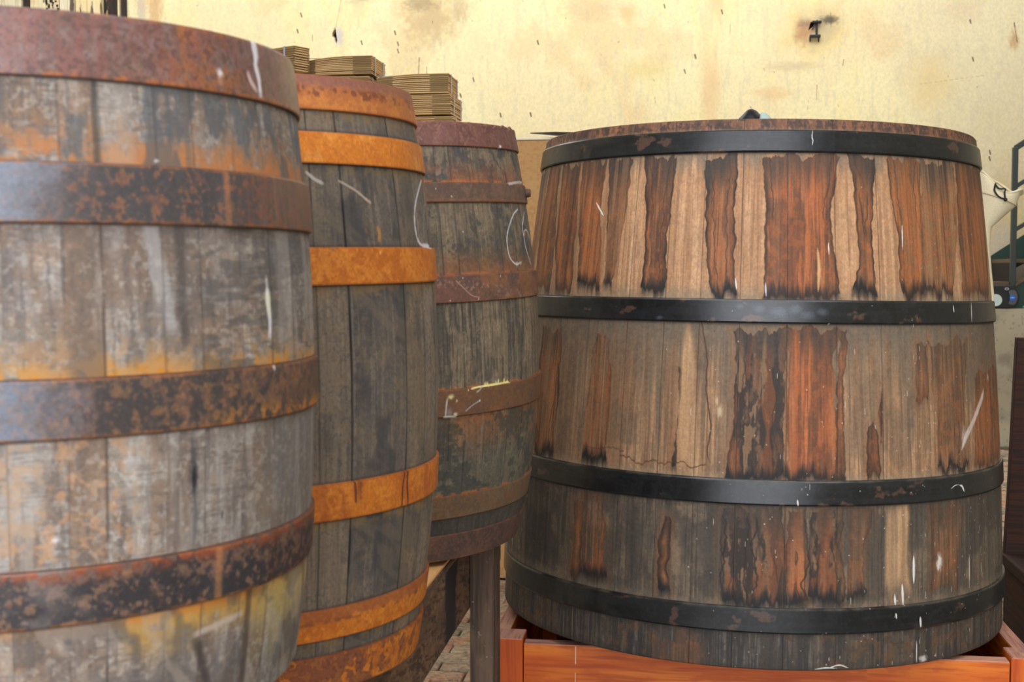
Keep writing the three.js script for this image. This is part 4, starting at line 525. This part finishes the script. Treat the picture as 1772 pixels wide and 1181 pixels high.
// ------------------------------------------------------------------ boxes on the crate
{
  const c = thing('storage_crate', 'tall tan hardboard storage crate standing behind the barrels', 'crate', [-1.55, 0, -6.95]);
  part('front_panel', bx(2.2, 2.19, 0.02, 0, 1.097, 0.64), M.hardboard, c); part('back_panel', bx(2.2, 2.19, 0.02, 0, 1.097, -0.64), M.hardboard, c); part('side_panel', bx(0.02, 2.19, 1.258, -1.09, 1.097, 0, 'z'), M.hardboard, c); part('side_panel', bx(0.02, 2.19, 1.258, 1.09, 1.097, 0, 'z'), M.hardboard, c); part('top_panel', bx(2.22, 0.012, 1.32, 0, 2.198, 0), std({ color: rgb(244, 232, 206), roughness: 0.8 }), c);
  const sh = thing('metal_sheet', 'thin grey sheet lying on the tan crate beside the vat', 'sheet', [-0.6, 2.206, -6.33]);
  { const s = new THREE.Shape(); s.moveTo(-0.155, 0); s.lineTo(0.1, 0.11); s.lineTo(0.14, -0.14); s.lineTo(-0.02, -0.1); s.closePath(); const g = new THREE.ExtrudeGeometry(s, { depth: 0.004, bevelEnabled: false }); g.rotateX(-Math.PI / 2); g.rotateZ(-0.06); g.translate(0, 0.012, 0); part('sheet_body', g, M.iron, sh); }
  const r = rng(8);
  function bundle(label, x, y, z, w, h, d, turn = 0, sag = 0, group, flaps = [[-0.5, -0.28], [0.24, 0.49]]) {
    h -= 0.0085; const o = thing('cardboard_bundle', label, 'cardboard', [x, y + 0.001, z], group); o.rotation.y = turn;
    const n = 10, mid = [], ends = [], wrp = (gx, gy) => gy - sag * Math.pow(Math.max(0, 0.2 - gx / w), 2) * (gy / h + 0.2);
    const bend = (g) => { const p = g.attributes.position; for (let i = 0; i < p.count; i++) p.setY(i, wrp(p.getX(i), p.getY(i))); return g; };
    const seg = (sw, sh, sd, x0, y0, z0) => { const g = new THREE.BoxGeometry(sw, sh, sd, 6, 1, 1); g.translate(x0, y0, z0); return bend(g); };
    for (let k = 0; k < n; k++) { const y0 = h * (k + 0.5) / n, th = h / n; mid.push(seg(w - 0.004, th * (0.4 + 0.3 * r()), d - 0.004, (r() - 0.5) * 0.006, y0 + (r() - 0.5) * th * 0.2, (r() - 0.5) * 0.008));
      for (const q of [0.24, 0.76]) for (const [a, b] of flaps) ends.push(seg(w * (b - a), th * (0.24 + 0.12 * r()), d + 0.003 + 0.004 * r(), w * (a + b) / 2, y0 + (q - 0.5) * th, (r() - 0.5) * 0.003)); }
    part('dark_core', seg(w - 0.03, h - 0.006, d - 0.022, 0, h / 2, 0), M.slitShade, o);  // added dark core, puts shade into the slits between the sheets
    for (const [g, m, nm] of [[mid, M.card, 'folded_sheets'], [ends, M.cardEdge, 'corrugated_edges']]) part(nm, mergeGeometries(g), m, o).userData.kind = 'stuff';
    part('top_sheet', bend(new THREE.BoxGeometry(w, 0.003, d + 0.01, 8, 1, 1).translate(0, h + 0.0015, 0)), M.card, o);
    for (const zz of [0.3, -0.3]) part('strap', mergeGeometries([bx(w + 0.008, 0.0025, 0.011, 0, h + 0.004, d * zz), bx(0.0025, h + 0.006, 0.011, w / 2 + 0.004, h / 2, d * zz), bx(0.0025, h + 0.006, 0.011, -w / 2 - 0.004, h / 2, d * zz)]), M.strap, o);
    return o;
  }
  const zf = -6.45;
  bundle('flattened cardboard bundle behind the middle barrel, topmost with a wide layered face', -1.775, 2.554, zf - 0.15, 0.385, 0.098, 0.30, 0, 0.05);
  bundle('flattened cardboard bundle directly under the wide topmost bundle', -1.80, 2.452, zf - 0.15, 0.40, 0.096, 0.30, 0.02, 0);
  bundle('flattened cardboard bundle showing its dark corrugated end, far left of the pile', -2.045, 2.552, -6.3926, 0.11, 0.128, 0.3, Math.PI * 4 / 3, 0, undefined, [[0.4, 0.5], [-0.5, -0.42]]);
  bundle('strapped cardboard bundle at the right of the pile, upper of two', -1.375, 2.452, zf - 0.16, 0.375, 0.104, 0.30, 0.01, 0.03);
  bundle('strapped cardboard bundle at the right of the pile, lower of two', -1.36, 2.343, zf - 0.16, 0.38, 0.106, 0.30, -0.02, 0);
  bundle('cardboard bundle at the bottom right of the pile, barely showing above the barrel', -1.355, 2.206, zf - 0.16, 0.38, 0.132, 0.30, 0.02, 0);
  const lower = ['cardboard bundle third from the top under the wide layered bundle', 'cardboard bundle lowest under the wide layered bundle, flat on the tan crate', 'cardboard bundle second from the top at the far left of the pile', 'cardboard bundle third from the top at the far left of the pile', 'cardboard bundle lowest at the far left of the pile, flat on the tan crate'];
  for (const [x, y, h] of [[-1.80, 2.33, 0.118], [-1.80, 2.206, 0.12], [-2.17, 2.43, 0.118], [-2.17, 2.318, 0.11], [-2.17, 2.206, 0.11]]) bundle(lower.shift(), x, y, x < -2 ? zf - 0.05 : zf - 0.16, x < -2 ? 0.28 : 0.39, h, 0.30, 0, 0);
}
// ------------------------------------------------------------------ odds and ends on and behind the vat
{
  const o = thing('plastic_bag', 'small crumpled black and white bag on top of the vat', 'bag', [0.185, 1.862, -3.45]);
  const heap = (rx, rz, hh, px, seed) => { const g = new THREE.SphereGeometry(1, 28, 16, 0, Math.PI * 2, 0, Math.PI / 2), p = g.attributes.position; for (let i = 0; i < p.count; i++) { const x = p.getX(i), y = p.getY(i), z = p.getZ(i), k = 0.8 + 0.4 * fb(x * 3 + seed, z * 3 + y * 2), q = Math.pow(y, 1.0); p.setXYZ(i, x * rx * k * (1.15 - 0.55 * q) + px * q, Math.pow(y, 1.35) * hh * (0.92 + 0.16 * k), z * rz * k); } g.computeVertexNormals(); return g; };
  part('bag_body', heap(0.075, 0.07, 0.105, -0.012, 4), M.black, o);
  part('pale_lining', heap(0.05, 0.06, 0.096, -0.03, 9).translate(0.05, 0, 0.012), std({ color: rgb(176, 196, 186), roughness: 0.35 }), o);
}
{
  const z = -4.9;
  const s = thing('wooden_pole', 'plain upright wooden pole behind the vat holding the canvas bag', 'pole', [1.0, 0, z - 0.1]); part('pole_shaft', new THREE.CylinderGeometry(0.018, 0.02, 2, 12).translate(0, 1.0, 0), M.postWood, s); part('pole_foot', new THREE.CylinderGeometry(0.14, 0.16, 0.04, 20).translate(0, 0.02, 0), M.postWood, s); part('peg', new THREE.CylinderGeometry(0.008, 0.008, 0.1, 8).rotateZ(Math.PI / 2).translate(0.05, 1.86, 0.02), M.postWood, s);
  const o = thing('canvas_bag', 'cream canvas bag with black cord handle hanging behind the vat', 'bag', [1.1, 1.44, z]);
  // bag drawn as rings down its length: an open collapsed mouth, a pouch that tapers and a long folded tail
  const rings = [ // centre x, y of left and right rim, half depth
    [[-0.03, 0.455], [0.128, 0.383], 0.05], [[-0.035, 0.44], [0.118, 0.372], 0.06], [[-0.035, 0.40], [0.105, 0.345], 0.06], [[-0.033, 0.34], [0.072, 0.315], 0.05], [[-0.03, 0.28], [0.022, 0.268], 0.035], [[-0.025, 0.2], [0.016, 0.2], 0.025], [[-0.015, 0.1], [0.026, 0.1], 0.02], [[0.004, 0], [0.038, 0], 0.016]];
  const N = 28, pos = [], uv = [], idx = [];
  rings.forEach(([a, b, hd], j) => { for (let i = 0; i <= N; i++) { const t = i / N * Math.PI * 2, c = Math.cos(t), sn = Math.sin(t), w = 1 + (fb(c * 2 + j, sn * 2 + j * 0.4) - 0.5) * 0.35, u = (1 - c) / 2; pos.push(a[0] + (b[0] - a[0]) * u, a[1] + (b[1] - a[1]) * u + (j < 2 ? 0.012 * Math.sin(t * 3) : 0), hd * sn * w); if (j < 2) pos[pos.length - 2] += 0.016 * Math.max(0, -sn) + 0.01 * Math.sin(t * 2.2 + 1); uv.push(i / N * 0.4, j * 0.08); } });
  for (let j = 0; j + 1 < rings.length; j++) for (let i = 0; i < N; i++) { const a = j * (N + 1) + i, b = a + 1, c = a + N + 1, d = c + 1; idx.push(a, b, d, a, d, c); }
  const g = new THREE.BufferGeometry(); g.setAttribute('position', new THREE.Float32BufferAttribute(pos, 3)); g.setAttribute('uv', new THREE.Float32BufferAttribute(uv, 2)); g.setIndex(idx); g.computeVertexNormals(); part('bag_body', g, M.canvas, o);
  const hem = new THREE.CatmullRomCurve3(rings[0] && Array.from({ length: 24 }, (_, i) => new THREE.Vector3(pos[i * 3], pos[i * 3 + 1], pos[i * 3 + 2])), false); part('hem', new THREE.TubeGeometry(hem, 40, 0.0045, 6), M.canvas, o);
  const seam = new THREE.CatmullRomCurve3(Array.from({ length: 15 }, (_, i) => new THREE.Vector3(pos[(58 + i) * 3], pos[(58 + i) * 3 + 1], pos[(58 + i) * 3 + 2] + 0.001))); part('seam', new THREE.TubeGeometry(seam, 30, 0.003, 6), std({ color: rgb(206, 190, 150), roughness: 0.95 }), o);
  const cord = new THREE.CatmullRomCurve3([[0.018, 0.425, 0.062], [0.014, 0.4, 0.066], [0.03, 0.376, 0.068], [0.05, 0.37, 0.066], [0.049, 0.392, 0.066], [0.052, 0.404, 0.064], [0.03, 0.406, 0.064], [0.018, 0.42, 0.062]].map((q) => new THREE.Vector3(...q))); part('cord', new THREE.TubeGeometry(cord, 50, 0.0032, 6), M.black, o);
  part('cord_knot', new THREE.SphereGeometry(0.007, 8, 6).translate(0.053, 0.366, 0.066), M.black, o);
}
{
  const o = thing('dark_bench', 'dark brown high-backed wooden bench at the right edge behind the vat', 'bench', [1.2, 0, -4.9]);
  const s = new THREE.Shape(); s.moveTo(0.022, 1.3); s.lineTo(0.9, 1.3); s.lineTo(0.92, 0.5); s.lineTo(-0.006, 0.5); s.quadraticCurveTo(0.004, 0.7, 0.008, 0.85); s.closePath();
  const g = new THREE.ExtrudeGeometry(s, { depth: 0.03, bevelEnabled: true, bevelSize: 0.003, bevelThickness: 0.003, bevelSegments: 1 }); g.translate(0, 0, -0.03); part('back_panel', g, M.darkWood, o);
  part('seat', bx(0.95, 0.05, 0.42, 0.46, 0.475, 0.18, 'x', 0.01), M.darkWood, o); part('front_panel', bx(0.93, 0.45, 0.02, 0.46, 0.225, 0.36, 'x'), M.black, o);
  for (const x of [0.005, 0.915]) part('end_panel', bx(0.02, 0.45, 0.38, x, 0.225, 0.17, 'z'), M.darkWood, o);
}
// ------------------------------------------------------------------ platform, stairs and what stands there
{
  slab('platform', 6, 1.219, 1.1, 3.0, 0.6095, -12.05, M.concrete);
  slab('platform_footing', 6, 0.03, 0.05, 3.0, 0.008, -11.48, M.mortar);
  const o = thing('staircase', 'dark green iron staircase with wooden treads against the wall', 'stairs', [2.711, 1.219, -11.95]);
  const n = 7, run = 0.14, rise = 0.2015, slope = Math.atan2(rise, 0.3), RUN = 0.3;
  const string = (z) => { const s = new THREE.Shape(), y0 = 0.03, L = RUN * n; s.moveTo(-0.45, -0.0); s.lineTo(-0.45 + 0.2, 0); s.lineTo(L, (L - 0.1) * 0.672 + 0.0); s.lineTo(L, L * 0.672 + 0.37); s.lineTo(0, 0.37); s.lineTo(-0.45, 0.37 - 0.45 * 0.672); s.closePath(); const g = new THREE.ExtrudeGeometry(s, { depth: 0.02, bevelEnabled: false }); g.translate(0, 0, z); return g; };
  part('stringer', string(-0.55), M.green, o);
  { const s = new THREE.Shape(), L = RUN * n; s.moveTo(0.09, 0); s.lineTo(L, 0); s.lineTo(L, L * 0.672 + 0.1); s.lineTo(0.14, 0.19); s.lineTo(0.09, 0.16); s.closePath(); const g = new THREE.ExtrudeGeometry(s, { depth: 0.02, bevelEnabled: false }); g.translate(0, 0, 0.2); part('side_plate', g, M.green, o); }
  { const s = new THREE.Shape(), L = RUN * n; s.moveTo(0.13, 0.19); s.lineTo(L, L * 0.672 + 0.1); s.lineTo(L, L * 0.672 + 0.065); s.lineTo(0.13, 0.155); s.closePath(); const g = new THREE.ExtrudeGeometry(s, { depth: 0.03, bevelEnabled: false }); g.translate(0, 0, 0.2); part('side_trim', g, M.tread, o); }
  for (let k = -1; k < n; k++) part('tread', bx(0.3, 0.035, 0.7, k * RUN, 0.215 + k * rise, -0.16, 'z'), M.tread, o);
  for (let k = 0; k < n; k++) part('riser', bx(0.015, rise - 0.03, 0.68, 0.15 + k * RUN, 0.215 + k * rise + 0.1, -0.16, 'z'), M.dark, o);
  for (const [x, y] of [[0.161, 0.2], [0.161 + 1.5, 0.2 + 1.0]]) part('railing_post', bx(0.047, 1.215, 0.047, x, y + 0.6, 0.215, 'y', 0.006), M.railGreen, o);
  const rail = (y0, nm, w) => { const L = 2.0, g = bx(L, w, 0.04, L / 2, 0, 0, 'x', 0.006); g.rotateZ(0.57); g.translate(0.161, y0, 0.215); part(nm, g, M.railGreen, o); };
  rail(1.4, 'handrail', 0.05); rail(1.06, 'middle_rail', 0.035); rail(0.68, 'lower_rail', 0.035);
}
{
  const z = -11.62, o = thing('portable_stereo', 'round-ended black and grey portable stereo with a blue disc label on the ledge', 'stereo', [2.72, 1.219, z]);
  const s = new THREE.Shape(), w = 0.155, h = 0.19; s.moveTo(-w + 0.07, 0.004); s.lineTo(w - 0.07, 0.004); s.bezierCurveTo(w, 0.004, w + 0.01, 0.06, w + 0.005, 0.1); s.bezierCurveTo(w, 0.16, w - 0.05, h, w - 0.09, h); s.lineTo(-w + 0.09, h); s.bezierCurveTo(-w + 0.05, h, -w, 0.16, -w - 0.005, 0.1); s.bezierCurveTo(-w - 0.01, 0.06, -w, 0.004, -w + 0.07, 0.004);
  const g = new THREE.ExtrudeGeometry(s, { depth: 0.08, bevelEnabled: true, bevelSize: 0.008, bevelThickness: 0.02, bevelSegments: 3 }); g.translate(0, 0.006, -0.03); part('body', g, M.black, o);
  const e = new THREE.Shape(); e.moveTo(0.075, 0.04); e.quadraticCurveTo(0.1, 0.09, 0.075, 0.14); e.quadraticCurveTo(0.1, 0.165, 0.128, 0.15); e.bezierCurveTo(0.155, 0.12, 0.155, 0.06, 0.125, 0.03); e.quadraticCurveTo(0.1, 0.02, 0.075, 0.04);
  part('speaker_panel', new THREE.ExtrudeGeometry(e, { depth: 0.012, bevelEnabled: false }).translate(0, 0.008, 0.068), std({ color: rgb(92, 92, 92), roughness: 0.4 }), o);
  part('blue_label', new THREE.CylinderGeometry(0.026, 0.026, 0.006, 24).rotateX(Math.PI / 2).translate(0.107, 0.095, 0.083), std({ color: rgb(28, 104, 206), roughness: 0.35 }), o);
  { const m = []; for (let i = 0; i < 5; i++) m.push(new THREE.BoxGeometry(0.005, 0.006, 0.002).translate(0.094 + i * 0.0065, 0.096 + (i % 2) * 0.0012, 0.087)); part('label_lettering', mergeGeometries(m), std({ color: rgb(214, 228, 246) }), o); }
  part('disc_window', new THREE.CylinderGeometry(0.052, 0.052, 0.01, 28).rotateX(Math.PI / 2).translate(-0.03, 0.075, 0.074), std({ color: rgb(206, 226, 218), roughness: 0.25 }), o);
  part('badge', new THREE.TorusGeometry(0.011, 0.003, 6, 18).scale(1.3, 0.8, 1).translate(0.062, 0.172, 0.07), std({ color: rgb(190, 194, 198), roughness: 0.4 }), o);
  const q = thing('white_packet', 'small white packet lying on the ledge near the stereo', 'packet', [2.975, 1.219, z + 0.1]); part('packet_body', new RoundedBoxGeometry(0.1, 0.03, 0.06, 3, 0.01).translate(0, 0.016, 0), std({ color: rgb(226, 232, 230), roughness: 0.5 }), q); part('packet_cap', new THREE.CylinderGeometry(0.011, 0.011, 0.02, 12).rotateZ(Math.PI / 2).translate(-0.055, 0.016, 0), std({ color: rgb(60, 130, 110), roughness: 0.5 }), q);
}
renderer.render(scene, camera);
